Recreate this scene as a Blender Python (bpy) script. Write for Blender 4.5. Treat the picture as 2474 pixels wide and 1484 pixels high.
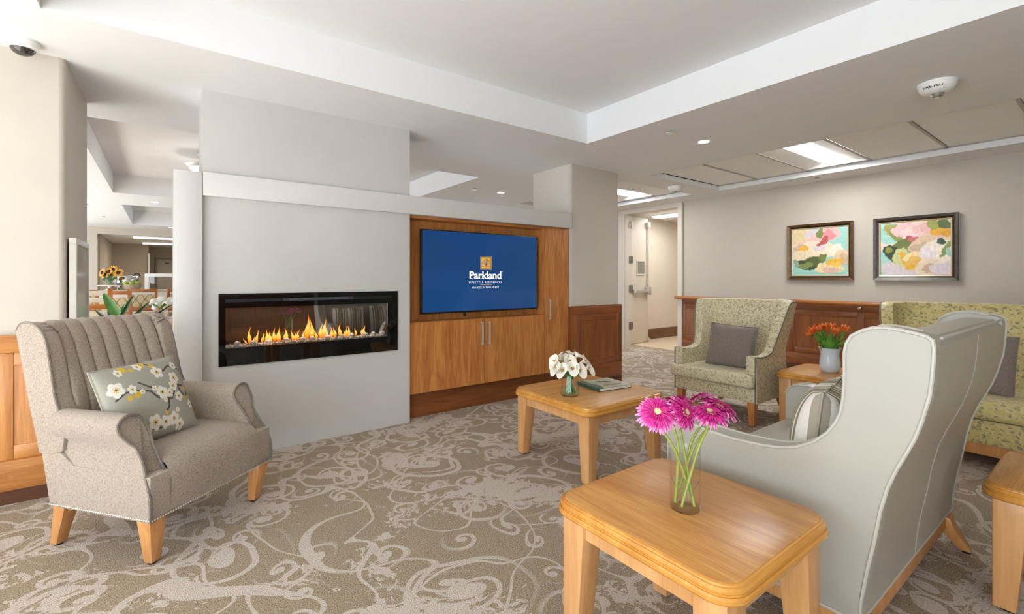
import bpy, bmesh, math, random
from mathutils import Vector, Matrix, Euler
R = math.radians
sc = bpy.context.scene
for o in list(bpy.data.objects): bpy.data.objects.remove(o)
COL = sc.collection
random.seed(7)

# ---------------------------------------------------------------- camera
cd = bpy.data.cameras.new('camera'); cam = bpy.data.objects.new('camera', cd); COL.objects.link(cam)
cd.sensor_fit = 'HORIZONTAL'; cd.sensor_width = 36.0; cd.lens = 36.0 * 1126.75 / 2474.0
cd.shift_y = -68.0 / 2474.0; cd.clip_start = 0.05
cam.location = (0, 0, 1.2); cam.rotation_euler = (R(90), 0, R(53.197 - 90))
sc.camera = cam
# ---------------------------------------------------------------- world, daylight, exposure
w = bpy.data.worlds.new('world'); sc.world = w; w.use_nodes = True
bgn = w.node_tree.nodes['Background']; bgn.inputs[0].default_value = (0.80, 0.90, 1.0, 1); bgn.inputs[1].default_value = 1.4
def area(name, loc, rot, sx, sy, power, col=(1, 1, 1), spread=180):
    l = bpy.data.lights.new(name, 'AREA'); l.shape = 'RECTANGLE'; l.size = sx; l.size_y = sy
    l.energy = power; l.color = col; l.spread = R(spread)
    o = bpy.data.objects.new(name, l); COL.objects.link(o); o.location = loc; o.rotation_euler = rot
    return o
DAY = (0.80, 0.945, 1.13)
# daylight coming in at the window openings of the left wall and of the wall behind the camera
sun = bpy.data.lights.new('sunlight', 'SUN'); sun.energy = 50.0; sun.angle = R(1.5); sun.color = (.82, .95, 1.12)
suno = bpy.data.objects.new('sunlight', sun); COL.objects.link(suno); suno.location = (-8, 1, 9); suno.rotation_euler = (0, R(-42), R(8))
area('daylight_left', (-3.42, 0.25, 1.20), (0, R(-90), 0), 2.05, 5.4, 84, DAY)
area('daylight_back', (-1.6, -2.82, .90), (R(90), 0, 0), 2.5, 1.4, 42, DAY)
area('daylight_dining', (-4.22, 9.2, 1.40), (0, R(-90), 0), 1.7, 8.6, 110, DAY)
sc.view_settings.view_transform = 'Standard'; sc.view_settings.look = 'None'
sc.view_settings.gamma = 1.0; sc.view_settings.use_curve_mapping = False
sc.view_settings.exposure = 0.86
cy = sc.cycles
cy.max_bounces = 7; cy.diffuse_bounces = 5; cy.glossy_bounces = 3; cy.transmission_bounces = 4; cy.transparent_max_bounces = 14
cy.use_adaptive_sampling = True; cy.adaptive_threshold = 0.07; cy.adaptive_min_samples = 16; cy.use_light_tree = True
cy.caustics_reflective = False; cy.caustics_refractive = False; cy.sample_clamp_indirect = 6.0
cy.use_denoising = True

# ---------------------------------------------------------------- helpers: objects
def lin(c):
    if isinstance(c, str): c = tuple(int(c[i:i + 2], 16) for i in (0, 2, 4))
    f = lambda x: (x / 255 / 12.92) if x / 255 <= 0.04045 else ((x / 255 + 0.055) / 1.055) ** 2.4
    return (f(c[0]), f(c[1]), f(c[2]), 1.0)
def tag(o, label=None, cat=None, group=None, kind=None):
    if label: o['label'] = label
    if cat: o['category'] = cat
    if group: o['group'] = group
    if kind: o['kind'] = kind
    return o
def thing(name, label, cat, loc=(0, 0, 0), rz=0.0, group=None):
    o = bpy.data.objects.new(name, None); COL.objects.link(o)
    o.location = loc; o.rotation_euler = (0, 0, rz); o.empty_display_size = 0.1
    return tag(o, label, cat, group)
def copy_tree(o, parent=None):
    c = o.copy(); COL.objects.link(c); c.parent = parent
    for ch in list(o.children): copy_tree(ch, c)
    return c
class MB:
    """collects verts / faces (and optional colours) for ONE mesh object"""
    def __init__(s): s.v = []; s.f = []; s.c = None
    def add(s, vs, fs):
        n = len(s.v); s.v += [tuple(p) for p in vs]; s.f += [tuple(i + n for i in f) for f in fs]; return s
    def box(s, x0, x1, y0, y1, z0, z1):
        return s.add([(x0, y0, z0), (x1, y0, z0), (x1, y1, z0), (x0, y1, z0), (x0, y0, z1), (x1, y0, z1), (x1, y1, z1), (x0, y1, z1)],
                     [(0, 3, 2, 1), (4, 5, 6, 7), (0, 1, 5, 4), (1, 2, 6, 5), (2, 3, 7, 6), (3, 0, 4, 7)])
    def loft(s, rings, closed=True, caps=True, cyc=False):
        n = len(rings[0]); vs = [p for r in rings for p in r]; fs = []
        m = len(rings)
        for i in range(m if cyc else m - 1):
            a = i * n; b = ((i + 1) % m) * n
            for j in range(n if closed else n - 1):
                k = (j + 1) % n; fs.append((a + j, a + k, b + k, b + j))
        if caps and closed and not cyc:
            fs.append(tuple(reversed(range(n)))); fs.append(tuple(range((m - 1) * n, m * n)))
        return s.add(vs, fs)
    def lathe(s, prof, n=24, c=(0, 0, 0)):
        rings = [[(c[0] + r * math.cos(2 * math.pi * k / n), c[1] + r * math.sin(2 * math.pi * k / n), c[2] + z) for k in range(n)] for r, z in prof]
        return s.loft(rings)
    def tube(s, pts, r, n=8, cyc=False):
        pts = [Vector(p) for p in pts]; m = len(pts); rings = []
        up = Vector((0, 0, 1)); prev = None
        for i, p in enumerate(pts):
            a = pts[(i - 1) % m] if (cyc or i) else p; b = pts[(i + 1) % m] if (cyc or i < m - 1) else p
            t = (b - a)
            if t.length < 1e-9: t = Vector((0, 0, 1))
            t.normalize()
            if prev is None:
                x = t.orthogonal().normalized() if abs(t.dot(up)) > .95 else t.cross(up).normalized()
            else:
                x = prev - t * prev.dot(t)
                x = x.normalized() if x.length > 1e-6 else t.orthogonal().normalized()
            prev = x; y = t.cross(x)
            rr = r[i] if isinstance(r, (list, tuple)) else r
            rings.append([p + (x * math.cos(2 * math.pi * k / n) + y * math.sin(2 * math.pi * k / n)) * rr for k in range(n)])
        return s.loft(rings, cyc=cyc)
    def extr(s, poly, axis, a, b):
        """polygon of (p,q) extruded along axis 'x' (p=y,q=z), 'y' (p=x,q=z) or 'z' (p=x,q=y) from a to b"""
        f = {'x': lambda p, q, t: (t, p, q), 'y': lambda p, q, t: (p, t, q), 'z': lambda p, q, t: (p, q, t)}[axis]
        return s.loft([[f(p, q, a) for p, q in poly], [f(p, q, b) for p, q in poly]])
    def grid(s, fn, nu, nv):
        vs = [fn(i / nu, j / nv) for j in range(nv + 1) for i in range(nu + 1)]
        fs = [(j * (nu + 1) + i, j * (nu + 1) + i + 1, (j + 1) * (nu + 1) + i + 1, (j + 1) * (nu + 1) + i) for j in range(nv) for i in range(nu)]
        return s.add(vs, fs)
def obj(name, mb, mat, parent=None, smooth=40, bevel=0, seg=2, loc=None, rot=None, fix=True):
    me = bpy.data.meshes.new(name); me.from_pydata(mb.v, [], mb.f)
    if fix or bevel:
        bm = bmesh.new(); bm.from_mesh(me)
        if fix:
            bmesh.ops.recalc_face_normals(bm, faces=bm.faces)
        if bevel:
            es = [e for e in bm.edges if len(e.link_faces) == 2 and e.calc_face_angle(0) > R(25)]
            bmesh.ops.bevel(bm, geom=es, offset=bevel, segments=seg, affect='EDGES', profile=0.5, clamp_overlap=True)
        bm.to_mesh(me); bm.free()
    me.materials.append(mat)
    if smooth:
        me.shade_smooth(); me.set_sharp_from_angle(angle=R(smooth))
    o = bpy.data.objects.new(name, me); COL.objects.link(o)
    if parent: o.parent = parent
    if loc: o.location = loc
    if rot: o.rotation_euler = rot
    return o
def B(name, x0, x1, y0, y1, z0, z1, mat, parent=None, bevel=0, seg=2, **k):
    return obj(name, MB().box(x0, x1, y0, y1, z0, z1), mat, parent, bevel=bevel, seg=seg, **k)
def catmull(pts, n=6, cyc=False):
    out = []; m = len(pts)
    P = [Vector(p) for p in pts]
    for i in range(m if cyc else m - 1):
        p0 = P[(i - 1) % m] if (cyc or i) else P[i]; p1 = P[i]; p2 = P[(i + 1) % m]; p3 = P[(i + 2) % m] if (cyc or i < m - 2) else P[(i + 1) % m]
        for k in range(n):
            t = k / n
            out.append(tuple(0.5 * ((2 * p1) + (p2 - p0) * t + (2 * p0 - 5 * p1 + 4 * p2 - p3) * t * t + (3 * p1 - p0 - 3 * p2 + p3) * t ** 3)))
    if not cyc: out.append(tuple(P[-1]))
    return out
def rrect(x, y, r, n=6):
    out = []
    for cx, cy_, a in ((x - r, y - r, 0), (-x + r, y - r, 90), (-x + r, -y + r, 180), (x - r, -y + r, 270)):
        for k in range(n + 1):
            t = R(a + 90 * k / n); out.append((cx + r * math.cos(t), cy_ + r * math.sin(t)))
    return out

# ---------------------------------------------------------------- helpers: materials
class NT:
    def __init__(s, name):
        s.m = bpy.data.materials.new(name); s.m.use_nodes = True; s.t = s.m.node_tree
        s.b = s.t.nodes['Principled BSDF']; s.out = s.t.nodes['Material Output']
    def n(s, kind, **kw):
        nd = s.t.nodes.new('ShaderNode' + kind)
        for k, v in kw.items(): setattr(nd, k, v)
        return nd
    def L(s, a, b): s.t.links.new(a, b)
    def set(s, **kw):
        for k, v in kw.items(): s.b.inputs[k.replace('_', ' ')].default_value = v
    def coord(s, scale=(1, 1, 1), rot=(0, 0, 0), src='Object'):
        tc = s.n('TexCoord'); mp = s.n('Mapping'); mp.inputs['Scale'].default_value = scale; mp.inputs['Rotation'].default_value = rot
        s.L(tc.outputs[src], mp.inputs[0]); return mp.outputs[0]
    def noise(s, vec, scale=5, detail=3, rough=.5, dist=0):
        nd = s.n('TexNoise'); nd.inputs['Scale'].default_value = scale; nd.inputs['Detail'].default_value = detail
        nd.inputs['Roughness'].default_value = rough; nd.inputs['Distortion'].default_value = dist
        if vec is not None: s.L(vec, nd.inputs['Vector'])
        return nd.outputs['Fac']
    def math(s, op, a, b=None, c=None, clamp=False):
        nd = s.n('Math', operation=op); nd.use_clamp = clamp
        for i, q in enumerate((a, b, c)):
            if q is None: continue
            if isinstance(q, (int, float)): nd.inputs[i].default_value = q
            else: s.L(q, nd.inputs[i])
        return nd.outputs[0]
    def vm(s, op, a, b=None):
        nd = s.n('VectorMath', operation=op)
        for i, q in enumerate((a, b)):
            if q is None: continue
            if isinstance(q, tuple): nd.inputs[i].default_value = q
            else: s.L(q, nd.inputs[i])
        return nd.outputs['Value'] if op in ('LENGTH', 'DOT_PRODUCT', 'DISTANCE') else nd.outputs[0]
    def ramp(s, fac, stops, interp='LINEAR'):
        nd = s.n('ValToRGB'); nd.color_ramp.interpolation = interp; e = nd.color_ramp.elements
        while len(e) < len(stops): e.new(.5)
        for i, (p, c) in enumerate(stops): e[i].position = p; e[i].color = c if len(c) == 4 else (*c, 1)
        s.L(fac, nd.inputs[0]); return nd.outputs[0]
    def mix(s, fac, a, b):
        nd = s.n('Mix', data_type='RGBA')
        for i, q in ((0, fac), (6, a), (7, b)):
            if isinstance(q, (int, float)): nd.inputs[i].default_value = q
            elif isinstance(q, tuple): nd.inputs[i].default_value = q
            else: s.L(q, nd.inputs[i])
        return nd.outputs[2]
    def step(s, x, edge, soft):   # 1 where x < edge
        nd = s.n('MapRange'); nd.inputs[1].default_value = edge - soft; nd.inputs[2].default_value = edge + soft
        nd.inputs[3].default_value = 1; nd.inputs[4].default_value = 0; s.L(x, nd.inputs[0]); return nd.outputs[0]
    def col(s, c):
        s.L(c, s.b.inputs['Base Color'])
    def bump(s, h, strength=.2, dist=.01):
        nd = s.n('Bump'); nd.inputs['Strength'].default_value = strength; nd.inputs['Distance'].default_value = dist
        s.L(h, nd.inputs['Height']); s.L(nd.outputs[0], s.b.inputs['Normal'])
def paint(name, c, rough=.6, var=.03, scale=6, bump=0, **kw):
    t = NT(name); v = t.coord(); a = lin(c)
    lo = tuple(x * (1 - var) for x in a[:3]) + (1,); hi = tuple(min(1, x * (1 + var)) for x in a[:3]) + (1,)
    f = t.noise(v, scale, 3)
    t.col(t.ramp(f, [(.3, lo), (.7, hi)])); t.set(Roughness=rough, **kw)
    if bump: t.bump(t.noise(v, scale * 20, 2), bump, .002)
    return t.m
def wood(name, dark, light, axis='x', scale=1.0, rough=.32, fig=1.0):
    t = NT(name)
    st = {'x': (1, 9, 9), 'y': (9, 1, 9), 'z': (9, 9, 1)}[axis]
    v = t.coord(tuple(q * scale for q in st))
    big = t.noise(v, 1.6, 3, .55, 1.2 * fig)
    st2 = {'x': (2, 60, 60), 'y': (60, 2, 60), 'z': (60, 60, 2)}[axis]
    fine = t.noise(t.coord(tuple(q * scale for q in st2)), 3, 2, .6)
    f = t.math('ADD', t.math('MULTIPLY', big, .68), t.math('MULTIPLY', fine, .32))
    d, l = lin(dark), lin(light); m = tuple((a + b) / 2 for a, b in zip(d, l))
    t.col(t.ramp(f, [(.30, d), (.48, m), (.62, l), (.8, tuple(min(1, x * 1.06) for x in l[:3]) + (1,))]))
    t.set(Roughness=rough); t.b.inputs['Coat Weight'].default_value = .15; t.b.inputs['Coat Roughness'].default_value = .25
    return t.m
def weave(name, c, dark, scale=1.0, rough=.85, bump=.25):
    t = NT(name); tc = t.coord()
    a = t.noise(t.coord((700 * scale, 130 * scale, 130 * scale)), 1, 2, .6)
    b = t.noise(t.coord((130 * scale, 130 * scale, 700 * scale)), 1, 2, .6)
    d = t.noise(t.coord((130 * scale, 700 * scale, 130 * scale)), 1, 2, .6)
    f = t.math('DIVIDE', t.math('ADD', t.math('ADD', a, b), d), 3)
    t.col(t.ramp(f, [(.38, lin(dark)), (.52, lin(c)), (.66, tuple(min(1, x * 1.12) for x in lin(c)[:3]) + (1,))]))
    t.set(Roughness=rough); t.b.inputs['Sheen Weight'].default_value = .25
    t.bump(f, bump, .003); return t.m
def plain(name, c, rough=.5, metal=0.0, **kw):
    return paint(name, c, rough, .02, 8, 0, Metallic=metal, **kw)
def emit(name, c, strength):
    t = NT(name); e = t.n('Emission'); e.inputs[0].default_value = lin(c); e.inputs[1].default_value = strength
    t.L(e.outputs[0], t.out.inputs[0]); return t.m
def clear(name, tint=(1, 1, 1), ior=1.45, boost=0.0, rough=0.0):
    t = NT(name); tr = t.n('BsdfTransparent'); tr.inputs[0].default_value = (*tint, 1)
    gl = t.n('BsdfGlossy'); gl.inputs['Roughness'].default_value = rough; fr = t.n('LayerWeight'); fr.inputs[0].default_value = .5; f0 = ((ior - 1) / (ior + 1)) ** 2
    f = t.math('ADD', t.math('MULTIPLY', t.math('POWER', fr.outputs['Facing'], 5.0), 1 - f0), f0 + boost, clamp=True); mx = t.n('MixShader')
    t.L(f, mx.inputs[0]); t.L(tr.outputs[0], mx.inputs[1]); t.L(gl.outputs[0], mx.inputs[2]); t.L(mx.outputs[0], t.out.inputs[0])
    return t.m
def vcol(name, rough=.7, attr='print', sheen=0, grain=0):
    t = NT(name); a = t.n('Attribute'); a.attribute_name = attr; c = a.outputs['Color']
    if grain:
        f = t.noise(t.coord((260, 260, 260)), 1, 2, .6)
        c = t.mix(t.math('MULTIPLY', f, grain), c, (.1, .09, .08, 1))
        t.bump(f, .2, .002)
    t.L(c, t.b.inputs['Base Color']); t.set(Roughness=rough); return t.m

def leafy(name, base, base2, leaf, scale, size=.33):
    """upholstery print: scattered small leaves on a satin ground"""
    t = NT(name); p = t.coord((scale, scale, scale))
    masks = []
    for off in (0.0, 37.3):
        q = t.vm('ADD', p, (off, off * .7, off * .3))
        vo = t.n('TexVoronoi', feature='F1'); vo.inputs['Scale'].default_value = 1.0; vo.inputs['Randomness'].default_value = .8
        t.L(q, vo.inputs['Vector'])
        d = t.vm('SUBTRACT', q, vo.outputs['Position'])
        rot = t.n('VectorRotate', rotation_type='EULER_XYZ'); t.L(d, rot.inputs['Vector'])
        ra = t.vm('MULTIPLY', vo.outputs['Color'], (6.28, 6.28, 6.28)); t.L(ra, rot.inputs['Rotation'])
        e = t.vm('LENGTH', t.vm('MULTIPLY', rot.outputs[0], (1.0, 2.9, 1.25)))
        masks.append(t.step(e, size, .035))
    m = t.math('MAXIMUM', masks[0], t.math('MULTIPLY', masks[1], .75))
    g = t.ramp(t.noise(p, 1.3, 4, .6), [(.35, lin(base2)), (.62, lin(base))])
    t.col(t.mix(m, g, lin(leaf)))
    t.set(Roughness=.45); t.b.inputs['Sheen Weight'].default_value = .2
    t.bump(t.noise(t.coord((420, 420, 420)), 1, 1), .12, .002)
    return t.m

def carpet(name):
    t = NT(name); base = t.coord((1, 1, 1))
    wob = t.n('TexNoise'); wob.inputs['Scale'].default_value = 2.2; wob.inputs['Detail'].default_value = 1; t.L(base, wob.inputs['Vector'])
    wv = t.vm('MULTIPLY', t.vm('SUBTRACT', wob.outputs['Color'], (.5, .5, .5)), (.22, .22, 0))
    P0 = t.vm('MULTIPLY', t.vm('ADD', base, wv), (1, 1, 0))
    fuzz = t.noise(base, 120, 2, .6)
    masks = []
    for sc_, off, turns, wd, rad, sgn in ((1.55, 0.0, 2.3, .075, .50, 1), (2.5, 9.1, 2.1, .10, .48, -1), (4.4, 21.7, 1.8, .14, .44, 1)):
        P = t.vm('ADD', t.vm('MULTIPLY', P0, (sc_, sc_, 0)), (off, off * .37, 0))
        vo = t.n('TexVoronoi', feature='F1', voronoi_dimensions='2D'); vo.inputs['Scale'].default_value = 1; vo.inputs['Randomness'].default_value = .75
        t.L(P, vo.inputs['Vector'])
        d = t.vm('SUBTRACT', P, vo.outputs['Position']); sx = t.n('SeparateXYZ'); t.L(d, sx.inputs[0])
        r = t.vm('LENGTH', t.vm('MULTIPLY', d, (1, 1, 0)))
        sp = t.n('SeparateXYZ'); t.L(vo.outputs['Color'], sp.inputs[0])
        th = t.math('DIVIDE', t.math('ARCTAN2', sx.outputs[1], sx.outputs[0]), 6.28318)
        ph = t.math('ADD', t.math('ADD', t.math('MULTIPLY', t.math('POWER', r, .75), turns * 1.7), t.math('MULTIPLY', th, float(sgn))), sp.outputs[0])
        fr = t.math('ABSOLUTE', t.math('SUBTRACT', t.math('FRACT', t.math('ADD', ph, 10)), .5))
        wvar = t.math('ADD', t.math('MULTIPLY', t.noise(base, 5, 1), wd * 1.5), wd * .35)
        line = t.math('LESS_THAN', fr, wvar)
        ring = t.step(r, rad * .80, .05)
        keep = t.math('GREATER_THAN', sp.outputs[1], .22)
        masks.append(t.math('MULTIPLY', t.math('MULTIPLY', line, ring), keep))
        # bulb at the heart of the scroll
        masks.append(t.math('MULTIPLY', t.math('LESS_THAN', r, .085), keep))
    # long winding vines: contour lines of a smooth noise
    for sc_, wd in ((1.5, .009), (2.6, .012)):
        n = t.noise(P0, sc_, 0, .5, .6)
        masks.append(t.math('LESS_THAN', t.math('ABSOLUTE', t.math('SUBTRACT', n, .5)), wd))
    # feathery acanthus blotches
    big = t.noise(P0, 2.1, 2, .5, .4); fine = t.noise(P0, 15, 3, .65, 1.6)
    bl = t.math('ADD', t.math('MULTIPLY', big, 1.3), t.math('MULTIPLY', fine, .75))
    masks.append(t.math('GREATER_THAN', bl, 1.15))
    m = masks[0]
    for k in masks[1:]: m = t.math('MAXIMUM', m, k)
    m = t.math('MULTIPLY', m, t.math('ADD', t.math('MULTIPLY', fuzz, .7), .38), clamp=True)
    ground = t.ramp(t.noise(base, 190, 2, .75), [(.32, lin('63543f')), (.5, lin('97856b')), (.66, lin('bdab92'))])
    light = t.ramp(t.noise(base, 190, 2, .75), [(.3, lin('a89b8f')), (.62, lin('ded3c9'))])
    t.col(t.mix(m, ground, light)); t.set(Roughness=.95)
    t.b.inputs['Sheen Weight'].default_value = .1
    t.bump(t.noise(base, 190, 1), .6, .006); return t.m

M = {}
M['carpet'] = carpet('carpet_scroll')
M['ceil'] = paint('ceiling_white', 'e9e9e9', .8, .01)
M['wall'] = paint('wall_greige', 'c3baad', .75, .015)
M['wallw'] = paint('corridor_cream', 'dcd3c6', .7, .015)
def concrete():
    t = NT('board_grey'); v = t.coord(); f = t.noise(v, 1.3, 4)
    vo = t.n('TexVoronoi'); vo.inputs['Scale'].default_value = 9; t.L(v, vo.inputs['Vector'])
    pin = t.math('LESS_THAN', vo.outputs['Distance'], .028)
    c = t.ramp(f, [(.3, lin('bfbbb5')), (.7, lin('c9c5bf'))])
    t.col(t.mix(t.math('MULTIPLY', pin, .45), c, lin('8d8a85'))); t.set(Roughness=.55); return t.m
M['board'] = concrete()
M['boardw'] = paint('board_white', 'cdc9c3', .5, .012)
M['cherry'] = wood('cherry_wood', '985222', 'c48042', 'x', 1.0)
M['cherryz'] = wood('cherry_wood_upright', 'a45c26', 'cc8a4a', 'z', 1.0, fig=1.6)
M['wains'] = wood('wainscot_wood', '6e3a1a', '945527', 'x', 1.0, .4)
M['wainsz'] = wood('wainscot_wood_upright', '6e3a1a', '935629', 'z', 1.0, .4)
M['honeywx'] = wood('honey_panel', 'a8642a', 'cf8f4e', 'x', 1.0, .4)
M['honeywz'] = wood('honey_panel_upright', 'a8642a', 'cf8f4e', 'z', 1.0, .4)
M['darkwood'] = wood('dark_wood', '4e2a14', '6b3d1e', 'x', 1.0, .4)
M['tabletop'] = wood('table_top_wood', 'b47632', 'd8a058', 'x', 1.0, .36)
M['tabletopy'] = wood('table_top_wood_lengthwise', 'b06e2a', 'd8a058', 'y', 1.0, .36)
M['tableedge'] = wood('table_edge_wood', 'b8782a', 'd89c4a', 'x', .6, .22)
M['tableleg'] = wood('table_leg_wood', 'c08850', 'd9a56c', 'z', .7, .35)
M['chairleg'] = wood('chair_leg_wood', 'b87840', 'd29a5e', 'z', .7, .3)
M['black'] = plain('black_plastic', '16150f', .35)
M['glossblack'] = plain('black_glass', '0a0a0a', .04)
M['steel'] = plain('brushed_steel', 'd9d6d0', .34, .65)
M['chrome'] = plain('polished_chrome', 'dadada', .1, 1.0)
M['white'] = plain('white_plastic', 'efeeea', .4)
M['doorp'] = paint('door_paint', 'd9d0c3', .45, .01)
M['lamp'] = emit('lamp_lens', 'ffffff', 5.0)
M['lampd'] = emit('downlight_lens', 'fffaf0', 9.0)
M['greyfab'] = weave('taupe_linen', 'a59686', '76695c', 1.0)
M['shadepip'] = weave('taupe_piping_shadow', '82766a', '5a5047', 1.0)  # darker than the linen: shadow lines beside the piping put into its colour
M['pillow'] = weave('grey_linen', '85796f', '655a52', 1.0)
M['leather'] = paint('cream_leather', 'aba79a', .36, .02, 3, .12)
M['leatherp'] = paint('cream_leather_piping', 'b9b5a9', .4, .02, 3)
M['leaf1'] = leafy('small_leaf_brocade', 'dcd2b0', 'c9be98', 'a59b7b', 40, .50)
M['leaf2'] = leafy('large_leaf_brocade', 'd2c488', 'c2b06c', '8f8866', 30, .44)
M['pipgrey'] = plain('grey_piping', '7d766c', .6)
M['glass'] = clear('clear_glass', (.99, .992, .99), 1.45, .0)
M['water'] = clear('water', (.98, .99, .985), 1.33, .0)
M['green'] = plain('stem_green', '6f9a35', .45)
M['leafg'] = paint('leaf_green', '4f8a34', .45, .25, 12)
M['leafd'] = paint('dark_leaf_green', '2f5a2a', .35, .3, 14)
# ================================================================ THE SETTING
C = 2.44
def struct(o, label, cat='structure'):
    return tag(o, label, cat, kind='structure')
# ---- floor
fl = struct(B('floor', -4.4, 6.86, -3.6, 20.3, -.06, 0, M['carpet'], smooth=0), 'beige carpet with pale scrolling vines across the lounge', 'floor')
struct(B('floor', 6.86, 10.6, 2.9, 6.4, -.06, .002, paint('vinyl_cream', 'dcc9ae', .35, .03), smooth=0), 'cream vinyl floor of the corridor beyond the open door', 'floor')
# ---- ceiling with tray recesses and tile openings
TRAY = [(-.449, 3.112, -2.0, 3.008, 2.713), (-.575, 3.09, 4.80, 8.80, 2.713), (-.552, 3.09, 10.13, 13.70, 2.76)]
OPEN = [(4.70, 6.25, -1.93, 3.50, 2.50), (4.70, 6.22, 3.90, 6.10, 2.50)]
def ceiling():
    mb = MB(); x0, x1, y0, y1 = -4.1, 6.86, -2.7, 14.75
    xs = sorted({x0, x1, -3.3} | {h[0] for h in TRAY + OPEN} | {h[1] for h in TRAY + OPEN})
    ys = sorted({y0, y1, 3.61} | {h[2] for h in TRAY + OPEN} | {h[3] for h in TRAY + OPEN})
    for a, b in zip(xs, xs[1:]):
        for c, d in zip(ys, ys[1:]):
            mx, my = (a + b) / 2, (c + d) / 2
            if mx < -3.3 and my < 3.61: continue
            if any(h[0] < mx < h[1] and h[2] < my < h[3] for h in TRAY + OPEN): continue
            mb.add([(a, c, C), (a, d, C), (b, d, C), (b, c, C)], [(0, 1, 2, 3)])
    for a, b, c, d, z in TRAY + OPEN:
        mb.add([(a, c, C), (b, c, C), (b, d, C), (a, d, C), (a, c, z), (b, c, z), (b, d, z), (a, d, z)],
               [(0, 1, 5, 4), (1, 2, 6, 5), (2, 3, 7, 6), (3, 0, 4, 7)] + ([(4, 7, 6, 5)] if (a, b, c, d, z) in TRAY else []))
    mb.box(-3.3, 10.7, -2.75, 3.61, 2.90, 3.0).box(-4.1, 10.7, 3.61, 20.4, 2.90, 3.0)  # unseen roof slabs, added to stop sky light leaking in from above
    return mb
ce = struct(obj('ceiling', ceiling(), M['ceil'], smooth=0, fix=False), 'white ceiling with recessed trays over lounge and dining room', 'ceiling')
# ceiling tiles, tees and the troffer lights in the two tile openings
tilem = paint('ceiling_tile', 'f8f8f5', .9, .04, 60, .2)
teem = plain('ceiling_tee', 'b9b5ac', .5)
def troffer(label, v0, v1, u0, u1, lu0, lu1, energy):
    t = thing('ceiling_light', label, 'light', ((u0 + u1) / 2, (v0 + v1) / 2, 2.50))
    a, b = (u1 - u0) / 2, (v1 - v0) / 2
    mb = MB(); mb.box(-a, a, -b, b, .09, .10)
    obj('housing', mb, M['white'], t)
    for s in (-1, 1):   # sloping reflector wings
        mb = MB(); mb.add([(-a, s * b, .002), (a, s * b, .002), (a, s * b * .42, .05), (-a, s * b * .42, .05)], [(0, 1, 2, 3)])
        obj('reflector', mb, M['white'], t)
    for s in (-1, 1): obj('end_plate', MB().add([(s * a, -b, .0), (s * a, b, 0), (s * a, b, .09), (s * a, -b, .09)], [(0, 1, 2, 3)]), M['white'], t)
    B('diffuser', -a + .002, a - .002, -b * .42, b * .42, .045, .06, M['lamp'], t)
    area('troffer_lamp', ((u0 + u1) / 2, (v0 + v1) / 2, 2.49), (0, 0, 0), u1 - u0, (v1 - v0) * .5, energy, (.95, .98, 1.0))
    return t
tees = [3.50, 2.954, 2.357, 1.735, 1.12, .51, -.10, -.71, -1.32, -1.93]
for k in range(len(tees) - 1):
    v1, v0 = tees[k], tees[k + 1]
    if abs(v1 - 2.357) < .01 or abs(v1 + .71) < .01:
        continue
    B('ceiling_tile', 4.705, 6.245, v0 + .012, v1 - .012, 2.505, 2.52, tilem, ce, bevel=.004, seg=1)
for v in tees[1:-1]:
    B('ceiling_tee', 4.705, 6.245, v - .012, v + .012, 2.498, 2.504, teem, ce)
B('ceiling_tee', 6.20, 6.25, -1.93, 3.5, 2.498, 2.503, teem, ce)
for v0, v1 in ((5.15, 5.75), (5.77, 6.10), (3.90, 4.50)):
    B('ceiling_tile', 4.705, 6.215, v0 + .012, v1 - .012, 2.505, 2.52, tilem, ce)
troffer('lit square ceiling panel light above the two paintings', 1.747, 2.345, 4.94, 6.15, 0, 0, 13)
troffer('bright ceiling panel light near the open corridor door', 4.52, 5.13, 4.94, 6.10, 0, 0, 9)
B('ceiling_tile', 6.152, 6.245, 1.747, 2.345, 2.505, 2.52, tilem, ce); B('ceiling_tile', 6.102, 6.215, 4.52, 5.13, 2.505, 2.52, tilem, ce); B('ceiling_tile', 4.705, 4.93, 4.52, 5.13, 2.505, 2.52, tilem, ce)
B('ceiling_tile', 4.705, 4.93, 1.747, 2.345, 2.505, 2.52, tilem, ce)
B('ceiling_tile', 4.705, 6.245, -1.32 + .012, -.71 - .012, 2.505, 2.52, tilem, ce)

# ---- walls behind and beside the camera, with the windows the daylight enters by
def wall_open(name, axis, pos, th, a0, a1, wins, z0, z1, mat, label):
    """wall along axis ('y' -> plane x=pos) with window openings (a,b)"""
    mb = MB()
    def bx(a, b, c, d):
        if axis == 'y': mb.box(pos - th, pos, a, b, c, d)
        else: mb.box(a, b, pos - th, pos, c, d)
    bx(a0, a1, 0, z0); bx(a0, a1, z1, 2.95)
    e = [a0] + [q for w_ in wins for q in w_] + [a1]
    for k in range(0, len(e), 2): bx(e[k], e[k + 1], z0, z1)
    return struct(obj(name, mb, mat, smooth=0), label, 'wall')
WL = [(-2.4, -.75), (-.55, 1.1), (1.3, 2.95)]
wall_open('wall_left', 'y', -3.2, .1, -3.3, 3.61, WL, .16, 2.25, M['wall'], 'greige wall with three tall windows left of the lounge')
WB = [(-2.9, -1.65), (-1.55, -.3)]  # unseen windows, kept low so their light favours the lower walls
wall_open('wall_back', 'x', -2.6, .1, -3.2, 6.85, WB, .16, 1.65, M['wall'], 'greige wall behind the camera, its two unseen windows set low to light the lower room')
WD = [(4.9, 6.9), (7.2, 9.2), (9.5, 11.5), (11.8, 13.6)]
wall_open('wall_dining', 'y', -4.0, .1, 4.43, 14.75, WD, .6, 2.25, M['wall'], 'greige dining room wall with four windows')
wn = 0
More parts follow.
